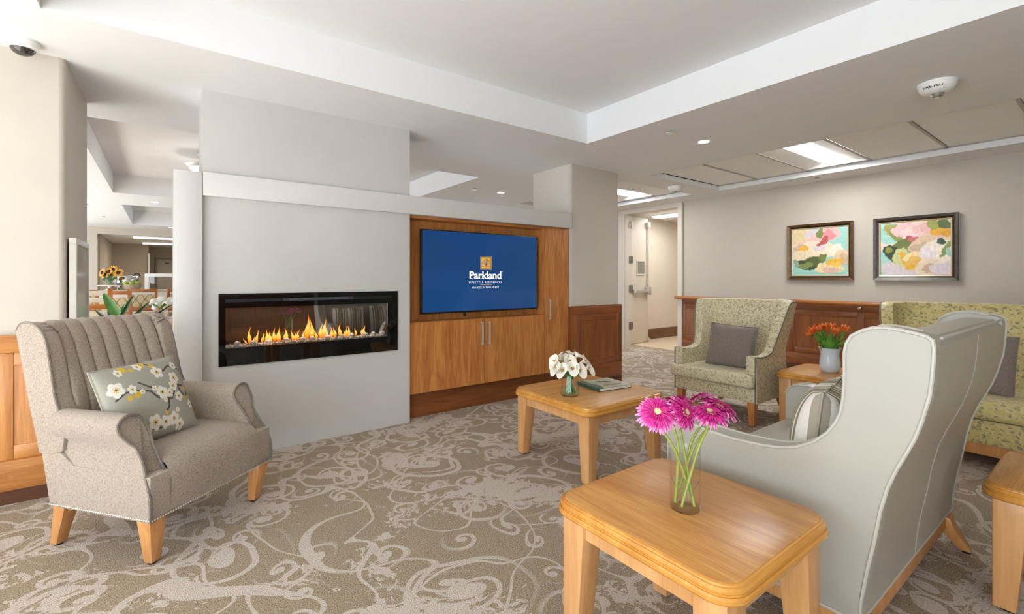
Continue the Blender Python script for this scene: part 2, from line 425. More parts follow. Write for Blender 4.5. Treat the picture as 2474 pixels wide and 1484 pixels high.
for wins, ax, pos, z0 in ((WL, 'y', -3.25, .16), (WB, 'x', -2.65, .16), (WD, 'y', -4.05, .6)):
    for a, b in wins:
        wn += 1
        t = thing('window_%d' % wn, 'white framed window in the %s, place %d from its near end' % (('left wall', 'wall behind the camera', 'dining room wall')[0 if wn < 4 else 1 if wn < 6 else 2], wn if wn < 4 else wn - 3 if wn < 6 else wn - 5), 'window'); t['kind'] = 'structure'
        mb = MB(); mp = MB(); zt = 1.65 if ax == 'x' else 2.25
        for p, q, c, d in ((a, b, z0, z0 + .05), (a, b, zt - .05, zt), (a, a + .05, z0, zt), (b - .05, b, z0, zt), ((a + b) / 2 - .025, (a + b) / 2 + .025, z0, zt)):
            (mb.box(pos - .03, pos + .03, p, q, c, d) if ax == 'y' else mb.box(p, q, pos - .03, pos + .03, c, d))
        (mp.box(pos - .004, pos + .004, a + .05, b - .05, z0 + .05, zt - .05) if ax == 'y' else mp.box(a + .05, b - .05, pos - .004, pos + .004, z0 + .05, zt - .05))
        obj('window_frame', mb, M['white'], t, smooth=0); obj('pane', mp, M['glass'], t, smooth=0)

# ---- wainscot builder: local x along the wall, -y out of the wall
def wainscot(name, label, loc, rz, x0, x1, panels, mx, mz, top=.895, rail=True, rounded=False):
    t = thing(name, label, 'wainscot', loc, rz); t['kind'] = 'structure'
    B('backing', x0, x1, -.012, 0, .0, top - .01, mx, t)
    B('top_rail', x0, x1, -.030, 0, top - .095, top, mx, t, bevel=.004)
    B('base_board', x0, x1, -.038, 0, .075, .235, mx, t, bevel=.006)
    B('toe_board', x0 + .01, x1 - .01, -.02, 0, 0, .075, M['darkwood'], t)
    e = [x0] + [q for p in panels for q in p] + [x1]
    for k in range(0, len(e), 2):
        if e[k + 1] - e[k] > .01: B('stile', e[k], e[k + 1], -.022, 0, .235, top - .095, mz, t, bevel=.003)
    for a, b in panels:
        B('rail', a, b, -.022, 0, top - .165, top - .095, mx, t, bevel=.003)
        B('rail', a, b, -.022, 0, .235, .31, mx, t, bevel=.003)
        B('panel', a, b, -.016, -.011, .31, top - .165, mz, t)
    return t
# ---- right wall with the paintings
wr = struct(obj('wall_right', MB().box(6.70, 6.84, -3.2, 4.36, 0, 2.95).box(6.70, 6.84, 5.66, 8.0, 0, 2.95).box(6.70, 6.84, 4.36, 5.66, 2.44, 2.95), M['wall'], smooth=0), 'greige wall behind the paintings on the right', 'wall')
wt = wainscot('trim_1', 'cherry wood wainscot with handrail along the painting wall', (6.70, 0, 0), R(-90), -4.36, 3.1,
         [(-4.30, -3.54), (-3.47, -2.77), (-2.70, -2.003), (-1.935, -1.24), (-1.17, -.47), (-.40, .30), (.37, 1.07)], M['wains'], M['wainsz'])
mb = MB(); mb.tube(catmull([(-4.33, -.03, .90), (-4.33, -.075, .90), (-4.28, -.085, .905), (-2, -.085, .905), (3.0, -.085, .905)], 4), .024, 10)
obj('handrail', mb, M['cherry'], wt)
for x in (-4.0, -2.9, -1.969, -.9, .2):
    obj('rail_bracket', MB().lathe([(0, -.03), (.012, -.028), (.022, -.015), (.024, 0), (.02, .014), (.01, .02), (0, .021)], 14), M['chrome'], wt, loc=(x, -.045, .853), rot=(R(90), 0, 0))
wainscot('trim_7', 'cherry wood wainscot on the wall behind the camera', (0, -2.6, 0), R(180), -6.6, .2, [(-6.5 + k * .8, -5.8 + k * .8) for k in range(8)], M['wains'], M['wainsz'])
# ---- left pier with its own wainscot
pier = [(-3.2, 3.61), (-.468, 3.61)] + [(-.468 + .028 * math.sin(R(a)), 3.638 - .028 * math.cos(R(a))) for a in (0, 20, 40, 60, 80)] + [(-.44, 3.638), (-.43, 4.43), (-3.2, 4.43)]
struct(obj('wall_pier', MB().extr(pier, 'z', 0, 2.5), M['wall'], smooth=35), 'wide greige pier with rounded corner behind the left armchair', 'wall')
wainscot('trim_2', 'honey coloured wood wainscot on the pier behind the armchair', (0, 3.61, 0), 0, -3.1, -.50, [(-2.9, -2.2), (-2.1, -1.42), (-1.34, -.72), (-.64, -.53)], M['honeywx'], M['honeywz'], .90)
# ---- fireplace wall, left leg, beam
struct(obj('wall_fireplace', MB().box(.205, .293, 3.637, 4.03, 0, 1.80).box(1.54, 1.653, 3.637, 4.03, 0, 1.80).box(.293, 1.54, 3.637, 4.03, 0, .617).box(.293, 1.54, 3.637, 4.03, 1.10, 1.80).box(.293, 1.54, 3.93, 4.03, .617, 1.10)
       .box(.205, 1.653, 3.637, 4.03, 1.80, C), M['board'], smooth=0), 'smooth pale grey chimney wall holding the long fireplace', 'wall')
struct(B('trim_3', .053, .204, 3.605, 4.03, 0, 1.889, M['boardw'], bevel=.003), 'white upright leg beside the fireplace wall', 'trim')
struct(B('trim_4', .206, 3.50, 3.605, 4.03, 1.74, 1.893, M['boardw'], bevel=.003), 'long white beam across fireplace and television niche', 'trim')
# ---- square column right of the media cabinet
colp = rrect(.39, .33, .035, 5)
struct(obj('wall_column', MB().extr([(3.90 + x, 3.967 + y) for x, y in colp], 'z', 0, C), M['wall'], smooth=35), 'greige square column between media cabinet and corridor', 'wall')
wc = wainscot('trim_5', 'cherry wood wainscot wrapped round the foot of the column', (3.90, 3.637, 0), 0, -.395, .40, [(-.265, .325)], M['wains'], M['wainsz'], .905)
B('side_board', -.405, -.385, -.03, .66, 0, .90, M['wainsz'], wc)
B('side_board', .39, .405, -.03, .66, 0, .90, M['wainsz'], wc)
# ---- dining room end, kitchen niche
struct(obj('wall_bulkhead', MB().box(-1.25, 6.7, 14.75, 14.95, 2.27, 2.9).box(-4.0, -1.25, 14.75, 14.95, 0, 2.9).box(3.5, 6.85, 14.75, 14.95, 0, 2.9), M['wall'], smooth=0), 'dim greige bulkhead at the far end of the dining room', 'wall')
TAN = paint('wall_tan', 'b3a691', .75, .015)
struct(obj('wall_kitchen', MB().box(-1.35, -1.22, 14.95, 18.7, 0, 2.3).box(-1.22, -.365, 18.6, 18.7, 0, 2.3).box(-.45, -.365, 18.7, 20.1, 0, 2.3).box(-.45, 3.6, 20.1, 20.2, 0, 2.3).box(3.5, 3.6, 14.95, 20.2, 0, 2.3), TAN, smooth=0), 'tan wall at the back of the serving kitchen', 'wall')
struct(B('ceiling', -1.4, 3.6, 14.95, 20.2, 2.28, 2.34, M['ceil'], smooth=0), 'low ceiling of the serving kitchen', 'ceiling')
struct(B('trim_6', -.385, -.335, 18.55, 18.62, 0, 2.0, M['white'], smooth=0), 'white corner post beside the kitchen doorway', 'trim')
kd = struct(B('door_2', -.155, .78, 20.03, 20.1, 0, 1.86, paint('door_taupe', 'c2b5a3', .5, .02), bevel=.004), 'closed taupe door in the dim passage behind the kitchen', 'door')
mb = MB(); mb.box(-.21, -.155, 20.01, 20.1, 0, 1.92).box(-.155, .83, 20.01, 20.1, 1.86, 1.92); obj('door_frame', mb, paint('frame_taupe', '8f8373', .5), kd, smooth=0)
B('door_sign', .05, .17, 20.015, 20.03, 1.72, 1.75, M['black'], kd)
# ---- corridor beyond the door
struct(obj('wall_corridor', MB().box(6.86, 10.6, 5.80, 5.95, 0, 2.95).box(10.5, 10.6, 3, 5.8, 0, 2.95).box(6.84, 10.6, 3.0, 3.12, 0, 2.95), M['wallw'], smooth=0), 'cream corridor wall seen through the open door', 'wall')
struct(B('baseboard_corridor', 6.86, 10.5, 5.775, 5.80, 0, .20, wood('corridor_base_wood', '5e3f26', '7c5636', 'x', 1), bevel=.003), 'brown wooden baseboard along the corridor wall', 'baseboard')
cc = struct(B('ceiling', 6.84, 10.6, 3.0, 5.95, 2.40, 2.46, tilem, smooth=0), 'tiled ceiling of the corridor beyond the door', 'ceiling')
B('ceiling_tee', 6.84, 10.6, 5.16, 5.18, 2.394, 2.40, teem, cc); B('ceiling_tee', 8.3, 8.32, 3.1, 5.8, 2.394, 2.40, teem, cc)
t = thing('corridor_light', 'long bright strip light on the corridor ceiling', 'light', (7.55, 4.75, 2.39))
B('diffuser', -.12, .12, -.75, .75, -.03, -.002, M['lamp'], t, bevel=.01); B('housing', -.14, .14, -.78, .78, -.006, .008, M['white'], t)
area('corridor_lamp', (7.9, 4.7, 2.33), (0, 0, 0), .3, 1.2, 11, (1, .94, .87))
# ---- door frame and the open leaf with panic bar
t = thing('door_1', 'cream fire door standing open into the corridor, with panic bar', 'door', (6.80, 5.52, 0)); t['kind'] = 'structure'
mb = MB(); mb.box(-.14, .05, 0, .14, 0, 2.36).box(-.14, .05, -1.16, -1.085, 0, 2.36).box(-.14, .05, -1.16, .14, 2.36, 2.439)
mb.box(-.12, .02, -.03, 0, 0, 2.36)
obj('door_frame', mb, M['doorp'], t, smooth=0)
leaf = obj('door_leaf', MB().box(0, .55, 0, .045, .01, 2.34), M['doorp'], t, bevel=.002, loc=(.03, -.02, 0), rot=(0, 0, R(5)))
mb = MB()
for a, b, c, d in ((.16, .44, 1.52, 1.545), (.16, .44, 1.27, 1.295), (.16, .185, 1.295, 1.52), (.415, .44, 1.295, 1.52)): mb.box(a, b, -.012, 0, c, d)
obj('vision_frame', mb, M['doorp'], leaf, smooth=0)
B('vision_pane', .185, .415, -.004, -.001, 1.295, 1.52, plain('dim_wired_glass', '8f8b84', .15), leaf)
mb = MB(); mb.box(.04, .46, -.07, -.035, .94, 1.0); obj('panic_bar', mb, M['steel'], leaf, bevel=.008)
B('bar_end', .44, .54, -.085, 0, .90, 1.05, M['steel'], leaf, bevel=.01); B('bar_bracket', .03, .10, -.06, 0, .935, 1.005, M['steel'], leaf, bevel=.005)
B('vertical_rod', .505, .52, -.03, -.012, 1.0, 2.2, M['steel'], leaf); B('rod_latch', .48, .55, -.06, 0, 2.17, 2.27, M['white'], leaf, bevel=.006)
obj('door_stop', MB().tube([(.50, -.01, .12), (.52, -.05, .06), (.55, -.09, .02)], .012, 8), M['steel'], leaf)
for zz in (.35, 1.02, 1.55, 2.18):
    obj('hinge', MB().lathe([(0, -.065), (.018, -.065), (.018, .065), (0, .065)], 10).box(-.05, .05, -.004, .004, -.062, .062), plain('hinge_steel', '8d8981', .35, .7), t, loc=(.0, -.035, zz))
# ================================================================ FURNITURE
def foot(t, x, y, m='black'):
    obj('foot_glide', MB().lathe([(0, 0), (.016, 0), (.018, .012), (0, .012)], 12, (x, y, 0)), M[m], t)
def table(label, loc, sx, sy, h=.455, rz=0.0, group=None, cat='table', top='tabletop'):
    t = thing('side_table', label, cat, loc, rz, group)
    a, b = sx / 2, sy / 2; r = .075
    def ring(i, z): i *= .66; return [(x, y, z) for x, y in rrect(a - i, b - i, r - i * .6, 7)]
    prof = [(.022, h - .050), (.006, h - .048), (0, h - .042), (0, h - .033), (.005, h - .028), (.009, h - .028), (.009, h - .023), (.006, h - .020), (.006, h - .015), (.012, h - .009), (.017, h - .008), (.018, h - .004), (.022, h - .002), (.026, h - .0015)]
    obj('moulded_edge', MB().loft([ring(i, z) for i, z in prof]), M['tableedge'], t, smooth=30)
    obj('table_top', MB().loft([ring(.0262, h - .004), ring(.0262, h - .0005), ring(.028, h)]), M[top], t, smooth=30)
    zt = h - .048; o = .032; wt_, wb = .088, .060
    for X in (-1, 1):
        for Y in (-1, 1):
            x1, y1 = X * (a - o), Y * (b - o)
            def sq(wd, z): return [(x1, y1, z), (x1 - X * wd, y1, z), (x1 - X * wd, y1 - Y * wd, z), (x1, y1 - Y * wd, z)]
            obj('leg', MB().loft([sq(wb, .010), sq(wt_ * .97, zt - .09), sq(wt_, zt - .07), sq(wt_, zt)]), M['tableleg'], t, bevel=.003, smooth=30)
            foot(t, x1 - X * wb / 2, y1 - Y * wb / 2)
    i0 = o + wt_
    for Y in (-1, 1):
        y1 = Y * (b - o - .012)
        B('apron', -a + i0, a - i0, min(y1, y1 - Y * .022), max(y1, y1 - Y * .022), zt - .062, zt, M['tableleg'], t)
    for X in (-1, 1):
        x1 = X * (a - o - .012)
        B('apron', min(x1, x1 - X * .022), max(x1, x1 - X * .022), -b + i0, b - i0, zt - .062, zt, M['tableleg'], t)
    return t
table('square wooden coffee table holding calla lilies and a book', (2.296, 2.215, 0), .742, .735)
table('wooden end table in front, holding the pink gerberas', (1.3005, .835, 0), .591, .612, .50, top='tabletopy')
table('small wooden table holding the orange tulips beside the green wing chair', (4.27, 1.49, 0), .62, .54)
table('wooden end table cut off by the right edge of the picture', (2.69, .045, 0), .60, .60)

# ---------------------------------------------------------------- pillows
def pillow(name, label, wd, ht, th, mat, loc, rot, cat='cushion', n=30, pip=None, cfn=None, group=None, piptag='piping'):
    def pt(a, b, s):
        q = max(0, (1 - a * a) * (1 - b * b)) ** .42
        return (a * wd / 2 * (1 - .035 * (1 - b * b)), s * th / 2 * q, b * ht / 2 * (1 - .035 * (1 - a * a)))
    root = thing(name, label, cat, loc, 0, group); root.rotation_euler = rot
    mb = MB()
    mb.grid(lambda i, j: pt(2 * i - 1, 2 * j - 1, -1), n, n)
    mb.grid(lambda i, j: pt(2 * i - 1, 2 * j - 1, 1), 24, 24)
    o = obj('cover', mb, mat, root, smooth=60, fix=False)
    if cfn:
        ca = o.data.color_attributes.new('print', 'FLOAT_COLOR', 'POINT')
        for k, v in enumerate(o.data.vertices): ca.data[k].color = cfn(v.co.x / wd + .5, v.co.z / ht + .5)
    m = 16; edge = []
    for k in range(4 * m):
        q, f = divmod(k, m); f = 2 * f / m - 1
        a, b = ((f, -1), (1, f), (-f, 1), (-1, -f))[q]
        p = pt(a, b, 0); edge.append((p[0], 0, p[2]))
    obj(piptag, MB().tube(edge, .0055, 6, True), pip or mat, root)
    return root

# ---------------------------------------------------------------- grey wing armchair (left)
thA = R(40.9); XA = Vector((math.cos(thA), math.sin(thA))); YA = Vector((-math.sin(thA), math.cos(thA)))
pA = XA * 1.888 + YA * 1.851
ac = thing('armchair', 'taupe linen armchair with channelled back and rolled arms', 'chair', (pA.x, pA.y, 0), thA)
F = M['greyfab']
# base with seat: lofted sections from the front to the rear
def hw(y): return .343 - .030 * max(0, min(1, y / .58))
rings = []
for y, yt, zt in ((0.0, 0.0, .385), (.1, .1, .385), (.3, .3, .385), (.44, .44, .39), (.5, .52, .44), (.585, .636, .44)):
    a = hw(y) - .003
    rings.append([(-a, y, .20), (a, y, .20), (a, yt, zt), (-a, yt, zt)])
obj('base', MB().loft(rings), F, ac, bevel=.006)
prof = [(.004, .205), (-.004, .25), (-.008, .31), (-.006, .35), (.006, .385), (.03, .412), (.07, .427), (.15, .434), (.35, .432), (.52, .42)]
def seatfn(i, j):
    y, z = prof[min(len(prof) - 1, int(round(j * (len(prof) - 1))))]
    x = (i * 2 - 1) * .252; crown = 1 - abs(i * 2 - 1) ** 4
    return (x, y - (.012 * crown if z < .42 else 0), z + (.012 * crown if z > .4 else 0))
obj('seat', MB().grid(seatfn, 20, len(prof) - 1), F, ac, smooth=70)
# arms: the outline of the scroll front (outer side = +s)
sc_out = [(.252, .20), (.343, .20), (.343, .30), (.338, .37), (.325, .43), (.322, .49), (.336, .515), (.352, .545), (.356, .575), (.345, .605), (.318, .624), (.285, .622), (.258, .603), (.244, .572), (.242, .535), (.25, .49), (.254, .43), (.252, .385)]
def yfront(z): return .0 if z < .28 else .155 * (1 - math.cos(min(1, (z - .28) / .30) * math.pi / 2 * 1.0)) ** .8
for s in (-1, 1):
    rg = []
    for y in (0, .04, .15, .3, .45, .545):
        k = hw(y) / .343; r_ = []
        for x, z in sc_out:
            yy = y + yfront(z) * (1 - y / .545)
            xx = x * (k if z < .5 else (1 - (1 - k) * .55)); r_.append((s * xx, yy, z))
        rg.append(r_)
    arm = obj('arm', MB().loft(rg), F, ac, smooth=50)
    path = [(s * x * 1.002, yfront(z) - .004, z) for x, z in sc_out[1:] ]
    obj('piping', MB().tube(catmull(path, 3), .0058, 6), M['shadepip'], arm)
# back: rear shell and channelled front
rear = [(.582, .20), (.616, .35), (.654, .486), (.700, .624), (.753, .806), (.792, .945), (.785, .975)]
front = [(.50, .42), (.530, .511), (.556, .60), (.59, .70), (.628, .80), (.665, .90), (.70, .965), (.735, .99), (.77, .99)]
outl = rear + front[::-1]
def bw(z): return .275 + .012 * max(0, (z - .5) / .5)
obj('back_shell', MB().loft([[(s * bw(z), y + .012, z) for y, z in outl] for s in (-.97, -.5, 0, .5, .97)]), F, ac, smooth=50)
fr = catmull([(0, y, z) for y, z in front], 4)
def chan(i, j):
    q = j * (len(fr) - 1); _, y, z = fr[min(len(fr) - 1, int(round(q)))]
    x = (i * 2 - 1) * .235; ph = (i * 7) % 1.0
    if i >= 1: ph = 1
    bul = math.sin(ph * math.pi) ** .4 * .017 * min(1, max(.15, (z - .45) / .25))
    dy = Vector((-.93, .36)) if z < .95 else Vector((-.35, .93))
    return (x, y + dy[0] * bul + .002 + .02 * abs(i * 2 - 1) ** 3 * -1, z + dy[1] * bul)
obj('channelled_back', MB().grid(chan, 84, len(fr) - 1), F, ac, smooth=60)
for x in (-.13, .0, .13):
    obj('button', MB().lathe([(0, .008), (.008, .006), (.012, 0), (.008, -.006)], 10), F, ac, loc=(x, .538, .565), rot=(R(72), 0, 0))
# wings
wf = [(.495, .50), (.512, .575), (.557, .668), (.585, .785), (.614, .90), (.64, .955), (.68, .99), (.73, 1.003), (.775, .995), (.797, .963)]
wrr = [(.753, .806), (.70, .624), (.654, .486), (.636, .425), (.56, .425), (.505, .445)]
wout = catmull([(0, y, z) for y, z in wf], 3) + [(0, y, z) for y, z in wrr]
for s in (-1, 1):
    def ring(x, grow):
        cyy = .62; czz = .66
        return [(s * (x - (.022 if x > .29 else -.012) * (z - .5)), cyy + (y - cyy) * grow, czz + (z - czz) * grow) for _, y, z in wout]
    wg = obj('wing', MB().loft([ring(.232, .90), ring(.236, .97), ring(.245, .998), ring(.262, 1.0), ring(.298, 1.0), ring(.309, .998), ring(.313, .985)]), F, ac, smooth=45)
    obj('piping', MB().tube([(s * (.309 - .022 * (z - .5)), y, z) for _, y, z in catmull([(0, y, z) for y, z in wf], 3)], .0058, 6), M['shadepip'], wg)
    for k in range(3):
        obj('pleat', MB().tube([(s * (.30 - .012), .655 + k * .022, .972 + k * .010), (s * .262, .640 + k * .024, .972 + k * .012), (s * .236, .645 + k * .024, .955 + k * .012)], .0035, 5), M['shadepip'], wg)
# nailhead trim
mb = MB()
def nail(x, y, z, ax):
    n = 6; c = (x, y, z); r = .0052
    ring = []; 
    for k in range(n):
        a = 2 * math.pi * k / n
        ring.append((x + r * math.cos(a), y, z + r * math.sin(a)) if ax == 'y' else (x, y + r * math.cos(a), z + r * math.sin(a)))
    tip = (x, y - .004, z) if ax == 'y' else (x + (-.004 if x < 0 else .004), y, z)
    mb.add(ring + [tip], [(k, (k + 1) % n, n) for k in range(n)])
for k in range(58): nail(-.338 + k * .676 / 57, -.008, .207, 'y')
for k in range(48):
    y = .006 + k * .57 / 47
    for s in (-1, 1): nail(s * (hw(y) + .001), y, .207, 'x')
tag(obj('nailhead_trim', mb, plain('nail_silver', 'd6cfc0', .3, .9), ac, smooth=0), kind='stuff')
for s in (-1, 1):
    def sq(xo, y0, wx, wy, z): return [(s * xo, y0, z), (s * (xo - wx), y0, z), (s * (xo - wx), y0 + wy, z), (s * xo, y0 + wy, z)]
    obj('leg', MB().loft([sq(.305, .035, .042, .042, .008), sq(.338, .004, .074, .07, .20)]), M['chairleg'], ac, bevel=.003)
    obj('leg', MB().loft([sq(.285, .585, .045, .04, .008), sq(.288, .565, .05, .045, .07), sq(.292, .535, .058, .06, .15), sq(.295, .52, .062, .065, .20)]), M['chairleg'], ac, bevel=.003)
    foot(ac, s * .285, .055); foot(ac, s * .263, .605)

# ---------------------------------------------------------------- cream leather loveseat
prof_side = [(1.177, .15), (1.177, .56), (1.16, .595), (1.12, .615), (1.06, .618), (1.002, .609), (.896, .605), (.80, .610), (.739, .618), (.681, .636), (.628, .669), (.59, .708), (.566, .748), (.553, .782), (.547, .823), (.543, .879), (.543, .97), (.538, .998), (.525, 1.024), (.50, 1.041), (.472, 1.053), (.436, 1.056), (.408, 1.053), (.372, 1.046), (.347, 1.039), (.335, 1.029), (.332, 1.005), (.334, .962), (.337, .918), (.342, .872), (.358, .802), (.374, .747), (.391, .704), (.414, .649), (.436, .586), (.453, .51), (.468, .412), (.486, .315), (.500, .218), (.503, .15)]
def loveseat(label, loc, rz):
    t = thing('loveseat', label, 'sofa', loc, rz)
    W = 1.187 / 2; L = M['leather']; v0 = .76
    side = [(-(v - v0), z) for v, z in prof_side]       # local y = -(v - v0): front is -y
    for s in (-1, 1):
        cy_ = sum(p[0] for p in side) / len(side); cz = sum(p[1] for p in side) / len(side)
        def ring(x, g): return [(s * x, cy_ + (y - cy_) * (1 - g), cz + (z - cz) * (1 - g)) for y, z in side]
        pn = obj('side_panel', MB().loft([ring(W - .085, .0), ring(W - .004, 0), ring(W, .012)]), L, t, smooth=35)
        obj('piping', MB().tube([(s * W, y, z) for y, z in side], .0055, 7, True), M['leatherp'], pn)
        obj('piping', MB().tube([(s * (W - .085), y, z) for y, z in side[1:24]], .0055, 7), M['leatherp'], pn)
    a = W - .083
    rear = [p for p in side[26:]]
    bk = [(-(.62 - v0), .30), (-(.60 - v0), .42), (-(.565 - v0), .70), (-(.52 - v0), .95), (-(.49 - v0), 1.015), (-(.45 - v0), 1.03), (-(.36 - v0), 1.03)] + [(y, z) for y, z in rear]
    obj('back', MB().loft([[(x, y, z) for y, z in bk] for x in (-a, 0, a)]), L, t, smooth=35)
    obj('back_piping', MB().tube([(-a, side[25][0] + .003, 1.03), (a, side[25][0] + .003, 1.03)], .0045, 6), M['leatherp'], t)
    obj('back_seam', MB().tube([(.0, y + .001, z) for y, z in rear], .002, 5), L, t)
    obj('back_hem', MB().tube([(-W, rear[-1][0], .152), (W, rear[-1][0], .152)], .005, 6), M['leatherp'], t)
    B('front_panel', -a, a, -.385, -.33, .15, .29, L, t, bevel=.012)
    mb = MB().box(-a + .004, a - .004, -.425, .17, .285, .425)
    ct = obj('seat_cushion', mb, L, t, bevel=.035, seg=4)
    B('frame_rail', -W + .02, W - .02, -.40, .255, .085, .15, M['chairleg'], t, bevel=.004)
    for s in (-1, 1):
        def sq(x, y, z, h=.026): return [(s * (x - h), y - h, z), (s * (x + h), y - h, z), (s * (x + h), y + h, z), (s * (x - h), y + h, z)]
        obj('leg', MB().loft([sq(W - .065, .315, .008, .02), sq(W - .07, .25, .10, .032), sq(W - .07, .235, .14, .034)]), M['chairleg'], t, bevel=.004)
        obj('leg', MB().loft([sq(W - .06, -.36, .008, .02), sq(W - .06, -.355, .14, .03)]), M['chairleg'], t, bevel=.004)
        foot(t, s * (W - .065), .315); foot(t, s * (W - .06), -.36)
    return t
loveseat('cream leather high-backed loveseat seen from its side', (2.2935, .76, 0), R(180))
# ---------------------------------------------------------------- shell chairs: wing chair and sofa in leaf brocade
def shellchair(name, label, cat, loc, rz, W, D, mat, topw=.07, arm=.57, top=1.0, base=.195, wing=.13, cushions=1, flare=.06, seat_mat=None):
    """W,D outer size at the base; front at y=-D/2"""
    t = thing(name, label, cat, loc, rz)
    a, b = W / 2, D / 2; r = .16; th = .085
    path = []
    N1 = 16
    for k in range(N1): path.append((-a, -b + (2 * b - r) * k / N1, 0.0))
    for k in range(9):
        g = R(180 - 90 * k / 8); path.append((-a + r + r * math.cos(g), b - r + r * math.sin(g), 0.0))
    nb = max(8, int((2 * a - 2 * r) / .08))
    for k in range(1, nb): path.append((-a + r + (2 * a - 2 * r) * k / nb, b, 0))
    for k in range(9):
        g = R(90 - 90 * k / 8); path.append((a - r + r * math.cos(g), b - r + r * math.sin(g), 0))
    for k in range(N1 - 1, -1, -1): path.append((a, -b + (2 * b - r) * k / N1, 0))
    n = len(path); rings = []; edge = []; inner_edge = []
    def height(x, y):
        q = (y + b) / (2 * b)                                  # 0 front .. 1 back
        q0 = 1 - (wing + r) / (2 * b) - .16; q1 = 1 - (wing + r) / (2 * b) + .10
        f = max(0, min(1, (q - q0) / (q1 - q0))); f = f * f * (3 - 2 * f)
        hh = arm - .015 * math.sin(min(1, q / max(.01, q0)) * math.pi)
        return hh + (top - hh) * f
    for i, (x, y, _) in enumerate(path):
        p0 = Vector(path[max(0, i - 1)][:2]); p1 = Vector(path[min(n - 1, i + 1)][:2]); tg = (p1 - p0).normalized()
        nin = Vector((tg.y, -tg.x))                            # inward
        h = height(x, y); ring = []
        for k, z in enumerate((base, base + .15, .45, .60, .75, .88, 1.0)):
            zz = min(z, h) if k < 6 else h
            fl = flare * max(0, (zz - .55) / (top - .55)) ** 1.3
            pinch = -.015 * math.exp(-((zz - .62) / .12) ** 2)
            lean = .09 * max(0, zz - .45) * (1 if y > -b * .2 else 0)
            o = -nin * (fl + pinch)
            ring.append((x + o.x, y + o.y + lean, zz - (.012 if k == 6 else 0) * 0))
        out_top = ring[-1]; edge.append(out_top)
        mid = Vector(out_top[:2]) + nin * th * .5; ring.append((mid.x, mid.y, h + .012))
        inner = []
        for k, z in enumerate((1.0, .88, .75, .60, .45, base + .06)):
            zz = h if k == 0 else min(z, h)
            fl = flare * max(0, (zz - .55) / (top - .55)) ** 1.3
            lean = .09 * max(0, zz - .45) * (1 if y > -b * .2 else 0)
            lean -= .10 * max(0, .9 - zz) * (1 if y > b - .02 else (max(0, (y - (b - r)) / r) ** 2 if y > b - r else 0))
            o = -nin * fl + nin * th
            inner.append((x + o.x, y + o.y + lean, zz))
        ring += inner; inner_edge.append(inner[0])
        rings.append(ring)
    obj('shell', MB().loft(rings, closed=True, caps=True), mat, t, smooth=60)
    pe = []
    for s in (0, 1):
        idx = [i for i in range(n) if (path[i][1] < b - r * .55) and (path[i][0] < 0) == (s == 0)]
        if s: idx = idx[::-1]
        e = [edge[i] for i in idx]; f0 = path[idx[0]]
        e = [(e[0][0], e[0][1] - .001, base)] + [(e[0][0], e[0][1] - .001, arm * .8)] + e
        obj('piping', MB().tube(e, .006, 6), M['pipgrey'], t)
    ia = a - th
    B('front_panel', -ia - .07, ia + .07, -b - .002, -b + .08, base, .315, mat, t, bevel=.012)
    cw = 2 * ia / cushions
    for k in range(cushions):
        x0 = -ia + k * cw
        mb = MB()
        sh = []
        def cz(x, y): return .012 * (1 - ((x - x0 - cw / 2) / (cw / 2)) ** 4)
        if cushions == 1:   # T cushion overlapping the arm fronts
            poly = [(-ia - .085, -b - .075), (ia + .085, -b - .075), (ia + .085, -b - .004), (ia, -b - .004), (ia, b - .13), (-ia, b - .13), (-ia, -b - .004), (-ia - .085, -b - .004)]
            mb.extr(poly, 'z', .32, .425)
        else: mb.box(x0 + .004, x0 + cw - .004, -b - .04, b - .13, .32, .435)
        obj('seat_cushion', mb, mat, t, bevel=.028, seg=4)
    for s in (-1, 1):
        def sq(x, y, z, h): return [(s * (x - h), y - h, z), (s * (x + h), y - h, z), (s * (x + h), y + h, z), (s * (x - h), y + h, z)]
        obj('leg', MB().loft([sq(a - .05, -b + .035, .006, .02), sq(a - .055, -b + .04, base + .005, .031)]), M['cherryz'], t, bevel=.003)
        obj('leg', MB().loft([sq(a - .08, b + .02, .006, .019), sq(a - .085, b - .02, .08, .026), sq(a - .09, b - .06, base + .005, .032)]), M['cherryz'], t, bevel=.003)
    return t
shellchair('wing_chair', 'green wing chair in small leaf fabric before the wainscot', 'chair', (4.13, 2.19, 0), R(-90), .755, .66, M['leaf1'])
ys = shellchair('sofa', 'yellow-green leafy sofa half hidden behind the leather loveseat', 'sofa', (4.55, .33, 0), R(-90), 1.78, .86, M['leaf2'], cushions=2, base=.16, top=1.0, arm=.58)
B('frame_rail', -.86, .86, -.42, .40, .09, .17, M['chairleg'], ys, bevel=.004)
pillow('cushion', 'plain grey linen cushion in the green wing chair', .40, .38, .15, M['pillow'], (4.06, 2.16, .60), (R(-14), R(3), R(-83)), n=24)
pillow('cushion', 'grey linen cushion on the yellow leafy sofa', .41, .41, .15, M['pillow'], (4.47, .665, .615), (R(-14), 0, R(-98)), n=24)
